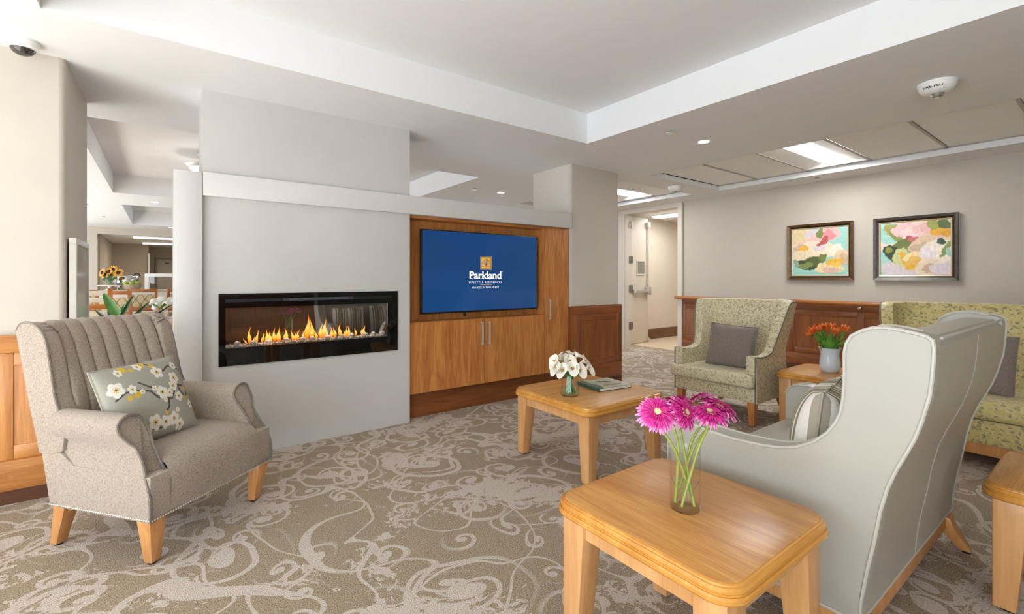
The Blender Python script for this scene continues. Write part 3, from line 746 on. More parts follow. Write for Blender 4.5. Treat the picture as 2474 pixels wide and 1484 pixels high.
# ================================================================ FIREPLACE, CABINET, TELEVISION
fp = thing('electric_fireplace', 'long black glass electric fireplace with orange flames', 'fireplace', (.9165, 3.637, .617))
hx, hz = .6235, .483; wx0, wx1, wz0, wz1 = -.5835, .5375, .118, .388
mb = MB(); mb.box(-hx, hx, -.014, -.002, 0, wz0).box(-hx, hx, -.014, -.002, wz1, .425).box(-hx, hx, -.014, -.002, .447, hz).box(-hx, wx0, -.014, -.002, wz0, wz1).box(wx1, hx, -.014, -.002, wz0, wz1)
mb.box(-hx, wx0 - .005, -.014, -.002, .425, .447).box(.585, hx, -.014, -.002, .425, .447)
obj('bezel', mb, M['glossblack'], fp, smooth=0)
B('vent_slot', wx0, .585, -.004, 0, .425, .447, plain('vent_dark', '0c0d10', .6), fp)
for x in (-.21, .24): B('vent_clip', x - .02, x + .02, -.012, -.004, .425, .447, plain('clip_grey', '3a3a3c', .4), fp)
for k in range(4): B('vent_louvre', -.19, .22, -.010, -.005, .4275 + k * .005, .4295 + k * .005, plain('louvre_%d' % k, '7d8598', .3, .5), fp)
B('glass_pane', wx0, wx1, -.010, -.007, wz0, wz1, clear('fire_glass', (.90, .89, .87), 1.5, .15), fp)
mb = MB(); mb.box(wx0 - .03, wx1 + .03, .27, .28, wz0 - .03, wz1 + .05).box(wx0 - .03, wx0 - .02, 0, .28, wz0 - .03, wz1 + .05).box(wx1 + .02, wx1 + .03, 0, .28, wz0 - .03, wz1 + .05).box(wx0 - .03, wx1 + .03, 0, .28, wz1 + .04, wz1 + .05).box(wx0 - .03, wx1 + .03, 0, .28, wz0 - .03, wz0 - .002)
obj('firebox', mb, plain('firebox_dark', '1b1510', .35), fp, smooth=0)
def flame_mat():
    t = NT('flame'); g = t.n('TexCoord'); s = t.n('SeparateXYZ'); t.L(g.outputs['Generated'], s.inputs[0])
    c = t.ramp(s.outputs[2], [(0, lin('b84410')), (.25, lin('ff9a2a')), (.5, lin('ffc75a')), (.85, lin('ff7a1a')), (1, lin('d04a10'))])
    e = t.n('Emission'); t.L(c, e.inputs[0]); e.inputs[1].default_value = 1.5
    tr = t.n('BsdfTransparent'); mx = t.n('MixShader')
    lw = t.n('LayerWeight'); lw.inputs[0].default_value = .35
    f = t.math('SUBTRACT', .92, t.math('MULTIPLY', lw.outputs['Facing'], .85), clamp=True)
    t.L(f, mx.inputs[0]); t.L(tr.outputs[0], mx.inputs[1]); t.L(e.outputs[0], mx.inputs[2]); t.L(mx.outputs[0], t.out.inputs[0]); return t.m
FM = flame_mat()
def flame(x, h, wd, lean, y=.10):
    pts, rr = [], []
    for k in range(13):
        q = k / 12
        pts.append((x + lean * q * q + .008 * math.sin(q * 6 + x * 40) * q, y, .125 + h * q)); rr.append(max(.0004, wd * (math.sin(min(1, q * 1.25 + .12) * math.pi) ** .9 if q < .5 else (1 - q) ** 1.15 * 1.35)))
    obj('flame', MB().tube(pts, rr, 8), FM, fp, smooth=80)
fl_px = [(470, 60, 8, -25), (505, 160, 20, 0), (560, 70, 9, -8), (580, 135, 14, 4), (640, 100, 14, 18), (690, 125, 24, 8), (725, 110, 18, -6), (775, 140, 20, -8), (815, 145, 26, -6), (895, 130, 26, 0), (970, 110, 16, -8), (1000, 90, 14, 16), (1035, 110, 16, 10), (1105, 90, 16, -12), (1135, 250, 30, 18), (1185, 150, 18, -6), (1205, 210, 26, -10), (1265, 80, 18, -8), (1310, 150, 26, 4), (1345, 200, 26, 12), (1380, 110, 30, 0), (1425, 120, 22, 6), (1490, 110, 20, -6), (1545, 150, 22, -8), (1600, 70, 12, -18), (1620, 110, 14, -6), (1655, 115, 22, -10), (1760, 95, 14, 0), (1830, 80, 12, -14), (1860, 105, 24, 8)]
for x, h, wd, ln in fl_px:
    u_ = (x - 300) / 1810 * 1.121; k = .00078
    flame(wx0 + u_ + .03 * (1 - u_), h * k * 1.0, wd * k * .85, ln * k, .08 + .05 * random.random())
CR = NT('crystal'); CR.set(Roughness=.05); CR.b.inputs['Base Color'].default_value = (.82, .81, .80, 1); CR.b.inputs['Transmission Weight'].default_value = .4; CR.b.inputs['Emission Color'].default_value = lin('ffb27a'); 
def rock(mb, x, y, z, r):
    bm = bmesh.new(); bmesh.ops.create_icosphere(bm, subdivisions=1, radius=r)
    vs = [(x + v.co.x * random.uniform(.75, 1.1), y + v.co.y * random.uniform(.75, 1.1), z + v.co.z * random.uniform(.7, 1.0)) for v in bm.verts]
    for i, v in enumerate(bm.verts): v.index = i
    mb.add(vs, [tuple(v.index for v in f.verts) for f in bm.faces]); bm.free(); return mb
for x in (395, 560, 720, 905, 1080, 1190, 1365, 1535, 1660, 1830, 1940, 2065):
    obj('crystal', rock(MB(), wx0 + (x - 300) / 1810 * 1.121 + .01, .045, .137, .027), CR.m, fp, smooth=0)
mb = MB()
for k in range(420): rock(mb, random.uniform(wx0 - .01, wx1 + .01), random.uniform(.005, .13), .121 + random.random() * .008, random.uniform(.004, .010))
tag(obj('crushed_glass', mb, CR.m, fp, smooth=0), kind='stuff')
area('crystal_fill', (.9165 - .02, 3.70, .985), (0, 0, 0), 1.05, .10, 2.2, (1, .78, .6))  # added lamp under the firebox top, brightens the crystals

# ---- media cabinet: local x from its left end, y into the wall
mc = thing('media_cabinet', 'built-in cherry wood media cabinet around the television', 'cabinet', (1.656, 3.66, 0))
B('carcass', 0, 1.843, .022, .36, .215, .822, M['cherryz'], mc); B('carcass', 1.505, 1.843, .022, .36, .822, 1.738, M['cherryz'], mc)
B('kick_board', 0, 1.843, .075, .095, 0, .215, wood('kick_wood', '6b3516', '8c5024', 'x', 1, .4), mc)
def handle(par, x, z0, z1):
    mb = MB(); mb.tube([(x, 0, z0 + .006), (x, -.028, z0 + .006)], .0065, 8); mb.tube([(x, 0, z1 - .006), (x, -.028, z1 - .006)], .0065, 8)
    mb.box(x - .008, x + .008, -.036, -.026, z0, z1); obj('handle', mb, M['steel'], par)
for x0, x1, z1, hxs, h0, h1 in ((.002, .757, .824, .722, .590, .80), (.761, 1.502, .824, .800, .590, .80), (1.507, 1.843, 1.738, 1.557, .782, .99)):
    d = B('door', x0, x1, 0, .02, .222, z1, M['cherryz'], mc, bevel=.0015, seg=1); handle(d, hxs, h0, h1)
for a, b in ((0, .303), (.306, .798), (.801, 1.29), (1.293, 1.503)): B('back_panel', a, b, .14, .155, .826, 1.738, M['cherryz'], mc, bevel=.001, seg=1)
B('niche_top', 0, 1.503, .002, .14, 1.715, 1.738, M['cherry'], mc); B('niche_side', 1.485, 1.503, .002, .14, .826, 1.715, M['cherryz'], mc); B('niche_shelf', 0, 1.503, .002, .14, .822, .830, M['cherry'], mc)
# ---- television
tv = thing('television', 'wall television showing a blue residence logo screen', 'television', (2.44, 3.70, 1.263))
a, b = .652, .3725
B('body', -a, a, 0, .035, -b, b, M['black'], tv, bevel=.003); B('mount', -.2, .2, .035, .10, -.15, .15, M['black'], tv)
def screen_mat():
    t = NT('screen_blue'); c = lin('0d3c72'); t.b.inputs['Base Color'].default_value = (.004, .006, .01, 1); t.set(Roughness=.09)
    f = t.noise(t.coord(), 1.5, 1); t.L(t.ramp(f, [(.2, lin('0c3768')), (.8, lin('124278'))]), t.b.inputs['Emission Color']); t.b.inputs['Emission Strength'].default_value = .62; return t.m
B('screen', -a + .010, a - .010, -.003, .0, -b + .016, b - .010, screen_mat(), tv)
B('sensor', -.22, -.205, .0, .02, -b - .035, -b, M['black'], tv)
LW = emit('logo_white', 'ffffff', .62); LG = emit('logo_gold', 'd9a441', .62); LB = emit('logo_blue', '0d3c72', .62)
def flat(name, mb, mat, y=-.0045): return obj(name, mb, mat, tv, smooth=0, fix=True, loc=(0, y, 0))
def rc(mb, x0, x1, z0, z1, y=0): return mb.box(x0, x1, y - .0012, y, z0, z1)
cx = .017; zt, zb = .152, .024; xa, xb = cx - .064, cx + .064
mb = MB(); rc(mb, xa, xb, zt - .003, zt); rc(mb, xa, xb, zb, zb + .003); rc(mb, xa, xa + .003, zb, zt); rc(mb, xb - .003, xb, zb, zt); flat('logo_border', mb, LG)
mb = MB(); rc(mb, xa + .010, xb - .010, zb + .010, zt - .010); flat('logo_field', mb, LG)
def stroke(mb, pts, wd, y=0):
    pts = catmull([(p[0], 0, p[1]) for p in pts], 5); m = len(pts); L_, R_ = [], []
    for i, p in enumerate(pts):
        q0 = Vector(pts[max(0, i - 1)]); q1 = Vector(pts[min(m - 1, i + 1)]); t_ = (q1 - q0).normalized(); nrm = Vector((-t_.z, 0, t_.x)) * wd / 2
        L_.append((p[0] + nrm.x, y, p[2] + nrm.z)); R_.append((p[0] - nrm.x, y, p[2] - nrm.z))
    mb.add(L_ + R_, [(i, i + 1, m + i + 1, m + i) for i in range(m - 1)]); return mb
mb = MB(); c0 = (cx, .070)
stroke(mb, [(cx - .006, zb + .01), (cx - .004, .05), (cx - .003, .068)], .003); stroke(mb, [(cx + .006, zb + .01), (cx + .004, .05), (cx + .003, .068)], .003)
for s in (-1, 1):
    stroke(mb, [(cx, .068), (cx + s * .02, .058), (cx + s * .052, .056)], .003); stroke(mb, [(cx, .07), (cx + s * .025, .08), (cx + s * .052, .080)], .003)
    for ang, ln in ((28, .048), (55, .050), (80, .052)):
        dx, dz = s * math.cos(R(ang)), math.sin(R(ang)); nx, nz = -dz, dx
        f = lambda q, wd_: (cx + dx * ln * q + nx * wd_, .072 + dz * ln * q + nz * wd_)
        stroke(mb, [f(0, 0), f(.55, .006), f(.9, .007), f(1.02, 0), f(.9, -.007), f(.55, -.006), f(0, 0)], .0028)
flat('logo_tree', mb, LB, -.0066)
def text(name, s, size, x, z, mat, space=1.0, offset=0.0, sx=1.0, wid=None):
    cu = bpy.data.curves.new(name, 'FONT'); cu.body = s; cu.size = size; cu.align_x = 'CENTER'; cu.space_character = space; cu.offset = offset; cu.resolution_u = 3
    o = bpy.data.objects.new(name, cu); COL.objects.link(o); bpy.context.view_layer.update()
    me = bpy.data.meshes.new_from_object(o.evaluated_get(bpy.context.evaluated_depsgraph_get())); bpy.data.objects.remove(o)
    xs = [v.co.x for v in me.vertices]; k = (wid / (max(xs) - min(xs))) if wid else sx; mid = (max(xs) + min(xs)) / 2
    for v in me.vertices: v.co = Vector(((v.co.x - mid) * k + x, 0, v.co.y + z))
    me.materials.clear(); me.materials.append(mat)
    return me
def textobj(name, parent, me, y):
    o = bpy.data.objects.new(name, me); COL.objects.link(o); o.parent = parent; o.location = (0, y, 0); return o
textobj('wordmark', tv, text('wordmark', 'Parkland', .102, cx - .004, -.063, LW, 1.0, .0026, wid=.362), -.005)
mb = MB()   # slab serifs on the upright strokes
for xq, zz, wd in ((-.166, -.063, .036), (-.078, -.063, .03), (-.039, -.063, .03), (.019, -.063, .03), (.088, -.063, .028), (.114, -.063, .024), (.174, -.063, .024)):
    rc(mb, cx + xq - wd / 2, cx + xq + wd / 2, zz, zz + .005)
flat('wordmark_serifs', mb, LW, -.0055)
textobj('tagline', tv, text('tagline', 'LIFESTYLE RESIDENCES', .0265, cx - .004, -.104, LW, 1.25, 0, wid=.372), -.005)
mb = MB(); rc(mb, cx - .064, cx + .062, -.122, -.1185); flat('logo_rule', mb, LG)
textobj('tagline', tv, text('tagline', 'ON EGLINTON WEST', .0265, cx - .002, -.154, LW, 1.25, 0, wid=.305), -.005)
textobj('trademark', tv, text('trademark', 'TM', .012, cx + .187, .002, LW, 1, 0), -.005)

# ================================================================ PAINTINGS
from mathutils import noise as mn
def painting(label, vc, zc, wd, ht, blobs, bg, fcol):
    t = thing('painting', label, 'painting', (6.70, vc, zc), R(-90))
    a, b = wd / 2, ht / 2
    def frame(name, o, i, d0, d1, mat):   # four mitred bars
        for s in (-1, 1):
            mb = MB(); mb.add([(-o[0], d0, s * o[1]), (o[0], d0, s * o[1]), (i[0], d0, s * i[1]), (-i[0], d0, s * i[1]), (-o[0], d1, s * o[1]), (o[0], d1, s * o[1]), (i[0], d1 * .8, s * i[1]), (-i[0], d1 * .8, s * i[1])],
                          [(0, 1, 2, 3), (4, 5, 6, 7), (0, 1, 5, 4), (3, 2, 6, 7), (0, 3, 7, 4), (1, 2, 6, 5)]); obj(name, mb, mat, t, smooth=0)
            mb = MB(); mb.add([(s * o[0], d0, -o[1]), (s * o[0], d0, o[1]), (s * i[0], d0, i[1]), (s * i[0], d0, -i[1]), (s * o[0], d1, -o[1]), (s * o[0], d1, o[1]), (s * i[0], d1 * .8, i[1]), (s * i[0], d1 * .8, -i[1])],
                          [(0, 1, 2, 3), (4, 5, 6, 7), (0, 1, 5, 4), (3, 2, 6, 7), (0, 3, 7, 4), (1, 2, 6, 5)]); obj(name, mb, mat, t, smooth=0)
    frame('outer_frame', (a, b), (a - .028, b - .028), -.002, -.055, fcol)
    frame('inner_frame', (a - .028, b - .028), (a - .048, b - .048), -.002, -.034, M['frdark'])
    frame('gold_liner', (a - .048, b - .048), (a - .060, b - .060), -.002, -.030, M['frgold'])
    ca_, cb_ = a - .062, b - .062; n = 110
    o = obj('canvas', MB().grid(lambda i, j: ((i * 2 - 1) * ca_, -.020, (j * 2 - 1) * cb_), n, n), M['canvas'], t, smooth=0, fix=False)
    o.data.flip_normals() if hasattr(o.data, 'flip_normals') else None
    ca = o.data.color_attributes.new('print', 'FLOAT_COLOR', 'POINT')
    for k, v in enumerate(o.data.vertices):
        x = v.co.x / ca_ * .5 + .5; y = v.co.z / cb_ * .5 + .5
        wob = mn.noise((x * 7 + vc, y * 7, 0)) * .05 + mn.noise((x * 22, y * 22, vc)) * .022; wob2 = mn.noise((x * 7, y * 7, 5 + vc)) * .05 + mn.noise((x * 22, y * 22, 9)) * .02
        c = Vector(lin(bg)[:3]) * (1 + .08 * mn.noise((x * 9, y * 30, 1)))
        for bx, by, rx, ry, an, co in blobs:
            dx, dy = x + wob - bx, y + wob2 - by; ca2, sa2 = math.cos(R(an)), math.sin(R(an))
            e = ((dx * ca2 + dy * sa2) / rx) ** 2 + ((-dx * sa2 + dy * ca2) / ry) ** 2
            if e < 1: c = Vector(lin(co)[:3]) * (1 + .16 * mn.noise((x * 26 + bx * 9, y * 14, 3)))
            elif e < 1.15: f = (1.15 - e) / .15; c = c * (1 - f) + Vector(lin(co)[:3]) * f
        ca.data[k].color = (*[max(0, min(1, q)) for q in c], 1)
    return t
M['frdark'] = plain('frame_black', '1e1710', .3); M['frgold'] = plain('frame_gold', 'd8bd92', .35, .3)
M['frbronze'] = paint('frame_bronze', '6f4f30', .35, .25, 30, Metallic=.6); M['frpewter'] = paint('frame_pewter', '5f584e', .4, .2, 30, Metallic=.5)
M['canvas'] = vcol('canvas_print', .6)
CRm, PK, RS, GR, DG, YL, TN, LV = 'e9d3b8', 'f0b9b4', 'b85a58', '7e8a4c', '3c4a2c', 'eab13a', 'cdb294', 'dccdd0'
painting('smaller-looking floral abstract painting in a bronze frame, further from us', 2.408, 1.546, .737, .716,
    [(.15, .75, .30, .30, 0, 'e8d2ac'), (.08, .88, .15, .2, 0, 'e0cb9a'), (.30, .62, .35, .16, 20, 'e6c9ae'), (.38, .86, .16, .12, 0, LV), (.45, .75, .14, .10, -30, PK), (.70, .88, .19, .14, 10, PK), (.66, .84, .12, .10, 0, 'e88f92'), (.52, .92, .05, .12, -15, GR),
     (.45, .52, .36, .20, 0, 'ecd8bc'), (.50, .58, .12, .07, 0, LV), (.80, .50, .14, .13, 20, 'f2e4cc'), (.60, .74, .07, .10, -35, RS), (.53, .67, .06, .03, 15, RS), (.10, .60, .16, .05, 15, TN), (.20, .59, .10, .05, 12, YL), (.18, .42, .2, .12, 10, 'e6d4b0'), (.90, .40, .14, .10, 20, 'e3c6a4'), (.93, .32, .09, .10, 0, TN),
     (.30, .24, .24, .115, 8, DG), (.40, .30, .18, .09, 0, '55622f'), (.22, .20, .16, .05, 20, GR), (.56, .36, .09, .06, 20, '77813f'), (.68, .14, .24, .12, -5, 'ecd2a0'), (.72, .10, .14, .08, 0, 'dcb6a0'), (.76, .28, .15, .05, 12, YL), (.80, .23, .1, .04, 0, 'f0c050'), (.06, .24, .05, .10, 15, '8fa08a')], '9fd0c2', M['frbronze'])
painting('wider-looking floral abstract painting in a pewter frame, nearer to us', 1.473, 1.541, .726, .716,
    [(.12, .82, .18, .2, 0, 'a5d4c6'), (.08, .2, .14, .35, 0, 'a5d4c6'), (.5, .12, .5, .2, 0, LV), (.5, .6, .3, .25, 20, 'ecd0ae'), (.75, .75, .32, .2, 15, 'ead0ae'), (.18, .88, .14, .10, -20, 'a9a65a'), (.24, .78, .08, .14, 20, '8e9450'), (.36, .86, .18, .12, 0, 'f0c2c0'), (.46, .78, .16, .12, -15, 'f2d0cc'), (.62, .85, .16, .08, 0, 'ecbcb6'), (.46, .66, .08, .08, 0, RS), (.50, .68, .05, .05, 0, 'c97070'),
     (.33, .55, .14, .15, -25, '6f7c3e'), (.38, .45, .10, .07, 0, '7a8646'), (.15, .48, .14, .09, -15, '37452c'), (.18, .38, .08, .14, 20, '3a4a30'), (.12, .50, .06, .05, 0, '8c8f3a'), (.65, .60, .26, .12, 28, 'e4c4a4'), (.58, .52, .16, .06, 12, TN), (.32, .32, .14, .16, 0, 'cfcf92'), (.36, .30, .06, .12, 15, YL), (.44, .34, .12, .06, 30, 'f2d9a0'), (.50, .20, .11, .14, -20, 'e9bc62'), (.44, .14, .08, .05, 0, YL),
     (.80, .38, .22, .22, 0, 'f0e0cc'), (.88, .48, .18, .16, 10, 'f3e6d6'), (.68, .40, .1, .12, 0, 'ece0e0'), (.70, .16, .18, .16, 10, 'ead6ba'), (.74, .12, .1, .08, -20, 'c9a88e'), (.86, .12, .14, .1, 0, LV), (.90, .90, .12, .10, 15, '5f7444'), (.86, .80, .14, .07, 0, YL), (.94, .76, .08, .06, -15, 'e0a53a'), (.76, .92, .07, .09, 0, 'a3a755'), (.88, .60, .07, .06, 0, '3f5a44'), (.95, .46, .05, .16, -25, '8f9a52'), (.97, .38, .04, .08, 0, '9ccabf')], 'ecd4c4', M['frpewter'])

# ================================================================ CEILING DEVICES, PIER PANEL
def downlight(label, x, y, e=3.0):
    t = thing('downlight', label, 'light', (x, y, C))
    obj('trim_ring', MB().lathe([(.045, -.001), (.062, -.004), (.066, -.001), (.066, .004), (.045, .004)], 20), M['white'], t)
    obj('lens', MB().lathe([(0, -.002), (.046, -.002), (.046, .002), (0, .002)], 20), M['lampd'], t)
    l = bpy.data.lights.new('downlight_lamp', 'SPOT'); l.energy = e; l.spot_size = R(120); l.spot_blend = .8; l.shadow_soft_size = .05; l.color = (1, .93, .84)
    o = bpy.data.objects.new('downlight_lamp', l); COL.objects.link(o); o.location = (x, y, C - .02)
downlight('round downlight in the soffit between tray ceiling and tile panels', 3.913, 2.337, 8)
downlight('round downlight seen above the beam beyond the media wall', 3.888, 5.464, 8)
downlight('round downlight between the two dining room ceiling trays', -.107, 9.50, 8)
downlight('farthest round downlight before the kitchen bulkhead', .156, 13.97, 8)
for lb, x, y in (('flat sprinkler cap in the soffit beside the lounge downlight', 3.423, 2.347), ('flat sprinkler cap near the top of the painting wall', 6.444, 2.346), ('flat sprinkler cap above the beam beyond the media wall', 3.43, 5.438), ('nearer sprinkler cap on the dining room ceiling', -1.02, 10.4), ('farther sprinkler cap on the dining room ceiling', -.95, 12.3)):
    t = thing('sprinkler_cap', lb, 'sprinkler', (x, y, C))
    obj('cover_plate', MB().lathe([(0, -.014), (.034, -.014), (.036, -.011), (.034, -.008), (0, -.008)], 18), M['white'], t)
    obj('collar', MB().lathe([(0, -.008), (.024, -.008), (.024, 0), (0, 0)], 14), plain('collar_grey', '77736c', .5), t)
def alarm(name, label, x, y, r, rz, txt):
    t = thing(name, label, 'alarm', (x, y, C), rz)
    obj('base', MB().lathe([(0, 0), (r, 0), (r, -.012), (r * .97, -.016), (0, -.016)], 32), M['white'], t)
    obj('housing', MB().lathe([(r * .97, -.016), (r * .96, -.026), (r * .86, -.048), (r * .80, -.052), (r * .78, -.055), (r * .5, -.068), (0, -.07)], 32), M['white'], t)
    obj('strobe', MB().lathe([(0, -.068), (r * .36, -.066), (r * .38, -.072), (r * .30, -.086), (r * .12, -.092), (0, -.092)], 12), plain('strobe_lens', 'b9b6ae', .05, .6), t, smooth=0)
    if txt:
        me = text('lettering', 'FIRE-FEU', .026, 0, 0, M['black'], 1.05, .0006)
        for v in me.vertices:   # wrap the letters round the sloping flank
            an = v.co.x / (r * .92); q = v.co.z / .026; rr = r * (.955 - .075 * (1 - q)) * 1.006; zz = -.029 - .016 * (1 - q)
            v.co = Vector((rr * math.sin(an), -rr * math.cos(an), zz))
        textobj('lettering', t, me, 0)
    return t
alarm('fire_alarm', 'round white fire alarm with strobe on the right soffit', 3.925, .752, .098, R(-94), True)
alarm('smoke_detector', 'small white detector on the ceiling near the corridor door', 5.494, 3.70, .085, 0, False)
t = thing('dome_camera', 'white dome security camera on the ceiling above the pier', 'camera', (-.585, 3.47, C), R(-10))
obj('base', MB().lathe([(0, 0), (.078, 0), (.080, -.012), (.078, -.045), (.068, -.052), (.060, -.054), (0, -.054)], 28), M['white'], t)
obj('dome', MB().lathe([(.062, -.050), (.060, -.062), (.046, -.082), (.024, -.094), (0, -.097)], 24), plain('smoked_dome', '4c4840', .06), t)
obj('lens', MB().lathe([(0, .02), (.014, .02), (.017, 0), (.013, -.004), (0, -.005)], 14), M['black'], t, loc=(.028, -.040, -.080), rot=(R(70), 0, R(30)))
obj('lens_ring', MB().tube([(.062 * math.cos(k * .3927), .062 * math.sin(k * .3927), -.052) for k in range(16)], .005, 6, True), M['white'], t)
t.scale = (.80, .80, .80)
t = thing('notice_board', 'tall grey glossy framed board on the side of the pier', 'board', (-.43, 3.93, .98), R(90))
B('panel', -.27, .27, -.02, -.006, -.43, .43, plain('board_gloss', 'c2bcb2', .15), t)
for a, b, c, d in ((-.29, .29, .42, .455), (-.29, .29, -.455, -.42), (-.29, -.255, -.42, .42), (.255, .29, -.42, .42)): B('frame_bar', a, b, -.032, 0, c, d, plain('board_frame', 'cfc9bf', .4), t, bevel=.002)
# ================================================================ CUSHIONS
BLOS = [(.13, .70, .085), (.27, .66, .05), (.62, .80, .075), (.80, .68, .075), (.74, .58, .062), (.57, .53, .075), (.66, .50, .05), (.77, .43, .06), (.40, .20, .085), (.52, .17, .07), (.63, .18, .075), (.70, .09, .065), (.50, .60, .035), (.36, .60, .03), (.58, .43, .03), (.30, .12, .05), (.88, .85, .05), (.22, .90, .045), (.45, .93, .05), (.70, .27, .028), (.92, .30, .05), (.06, .40, .05)]
YEL = [(.30, .58, .045), (.22, .56, .035), (.76, .60, .06), (.55, .27, .03), (.90, .52, .03), (.87, .40, .03), (.28, .93, .05), (.50, .96, .06), (.60, .90, .035), (.02, .45, .04), (.98, .20, .05), (.36, .90, .03)]
BRAN = [[(.10, .58), (.20, .64), (.34, .62), (.44, .58), (.50, .48), (.60, .45), (.66, .42), (.74, .52), (.80, .58), (.88, .56)], [(.36, .72), (.42, .66), (.50, .60), (.52, .50)], [(.62, .42), (.60, .34), (.55, .28)], [(.80, .58), (.82, .48), (.88, .40), (.92, .46)], [(.70, .80), (.80, .86), (.92, .80)], [(.20, .20), (.34, .14), (.46, .12)], [(.55, .95), (.62, .88), (.70, .80)]]
def segd(px, py, a, b):
    dx, dy = b[0] - a[0], b[1] - a[1]; t = max(0, min(1, ((px - a[0]) * dx + (py - a[1]) * dy) / (dx * dx + dy * dy))); return math.hypot(px - a[0] - t * dx, py - a[1] - t * dy)
LC = {k: lin(v) for k, v in dict(g='a7a496', w='efe9dc', y='d8b52c', d='4a3f38', k='5c4a28').items()}
def floral(x, y):
    c = LC['g']
    for ln in BRAN:
        for a, b in zip(ln, ln[1:]):
            if segd(x, y, a, b) < .011: c = LC['d']
    for bx, by, r in YEL:
        if math.hypot(x - bx, (y - by) * .82) < r * .8: c = LC['y']
    for bx, by, r in BLOS:
        dx, dy = x - bx, (y - by) * .82; d = math.hypot(dx, dy)
        if d < r * (.68 + .28 * abs(math.cos(2.5 * math.atan2(dy, dx) + bx * 9))):
            c = LC['w']
            if d < r * .36: c = LC['y'] if (math.sin(9 * math.atan2(dy, dx)) > -.2) else LC['w']
            if d < r * .14: c = LC['k']
    return c
M['floral'] = vcol('blossom_print', .85, grain=.35)
def atA(x, y): p = XA * (1.888 + x) + YA * (1.851 + y); return (p.x, p.y)
cxy = atA(-.08, .33)
pillow('cushion', 'grey cushion printed with white and yellow blossom on the taupe armchair', .385, .385, .15, M['floral'], (*cxy, .615), (R(-24), R(-2), thA + R(-3)), n=150, pip=plain('cushion_piping', 'a59f92', .8), cfn=floral)
def stripes():
    t = NT('stripe_linen'); s = t.n('SeparateXYZ'); t.L(t.coord(), s.inputs[0])
    f = t.math('FRACT', t.math('ADD', t.math('MULTIPLY', s.outputs[0], 5.4), 10.1))
    W_, G, T, O = lin('e6e1d6'), lin('a8a090'), lin('8b8474'), lin('8f8a45')
    c = t.ramp(f, [(0, W_), (.17, G), (.30, W_), (.36, O), (.47, W_), (.52, T), (.66, G), (.78, O), (.84, W_), (.92, T)], 'CONSTANT')
    t.col(c); t.set(Roughness=.9); t.bump(t.noise(t.coord((300, 300, 300)), 1, 2), .25, .003); return t.m
M['stripe'] = stripes()
pillow('cushion', 'green, grey and white striped cushion on the leather loveseat', .43, .375, .23, M['stripe'], (2.055, .715, .612), (R(-7), 0, R(190)), n=28)
pillow('cushion', 'striped cushion at the far end of the leather loveseat, hidden by its wing', .42, .40, .16, M['stripe'], (2.56, .69, .622), (R(-8), 0, R(176)), n=28)

# ================================================================ BOOK, VASES AND FLOWERS
t = thing('book', 'green hardcover book with a bird on its cover, on the coffee table', 'book', (2.452, 2.215, .455), R(-8))
B('back_cover', -.14, .14, -.125, .125, .0, .003, plain('book_green', '3f5a48', .5), t); B('pages', -.132, .136, -.120, .120, .003, .019, plain('paper', 'efece4', .8), t)
def covermat():
    t_ = NT('book_cover'); v = t_.coord(); s = t_.n('SeparateXYZ'); t_.L(v, s.inputs[0])
    f = t_.math('ADD', s.outputs[0], t_.math('MULTIPLY', t_.noise(v, 14, 3), .10))
    t_.col(t_.ramp(t_.math('ADD', t_.math('MULTIPLY', f, 3), .5), [(0, lin('47685a')), (.36, lin('4f6f60')), (.40, lin('b7b49c')), (.62, lin('aaa88c')), (.72, lin('8d9a78')), (1, lin('b9b8a0'))])); t_.set(Roughness=.35); return t_.m
B('front_cover', -.14, .14, -.125, .125, .019, .022, covermat(), t); B('spine', -.142, -.139, -.125, .125, 0, .022, plain('spine_green', '35503f', .5), t)
mb = MB(); mb.add([(-.03, .06, .0225), (0, .065, .0225), (.05, .035, .0225), (.10, .0, .0225), (.06, .01, .0225), (.02, .02, .0225), (-.01, .04, .0225)], [tuple(range(7))]); obj('bird_print', mb, plain('bird_rust', '6e4336', .5), t, smooth=0)
mb = MB(); mb.add([(-.08, .075, .0224), (-.03, .088, .0224), (.08, .06, .0224), (.02, .05, .0224)], [(0, 1, 2, 3)]); obj('wing_print', mb, plain('bird_cream', 'd9d6c6', .5), t, smooth=0)
for k in range(6): B('title_letter', -.05 + k * .026, -.034 + k * .026, -.075, -.052, .022, .0226, plain('title_red_%d' % k, '9c6a5c', .6), t)

def ovase(name, label, loc, outer, th, mat, water=None, n=32):
    t = thing(name, label, 'vase', loc)
    prof = outer + [(max(.001, r - th), z) for r, z in outer[::-1] if z > .012] + [(0.001, .012)]
    obj('glass_body', MB().lathe([(.001, 0)] + prof, n), mat, t, smooth=60)
    if water:
        ws = [(max(.001, r - th - .0008), z) for r, z in outer if .0 < z < water]
        rr = ws[-1][0]
        obj('water', MB().lathe([(.001, .013)] + [(ws[0][0], .013)] + ws + [(rr, water), (.001, water)], n), M['water'], t, smooth=40)
    return t
def stem(par, pts, r, mat): return obj('stem', MB().tube(catmull(pts, 5), r, 7), mat, par)
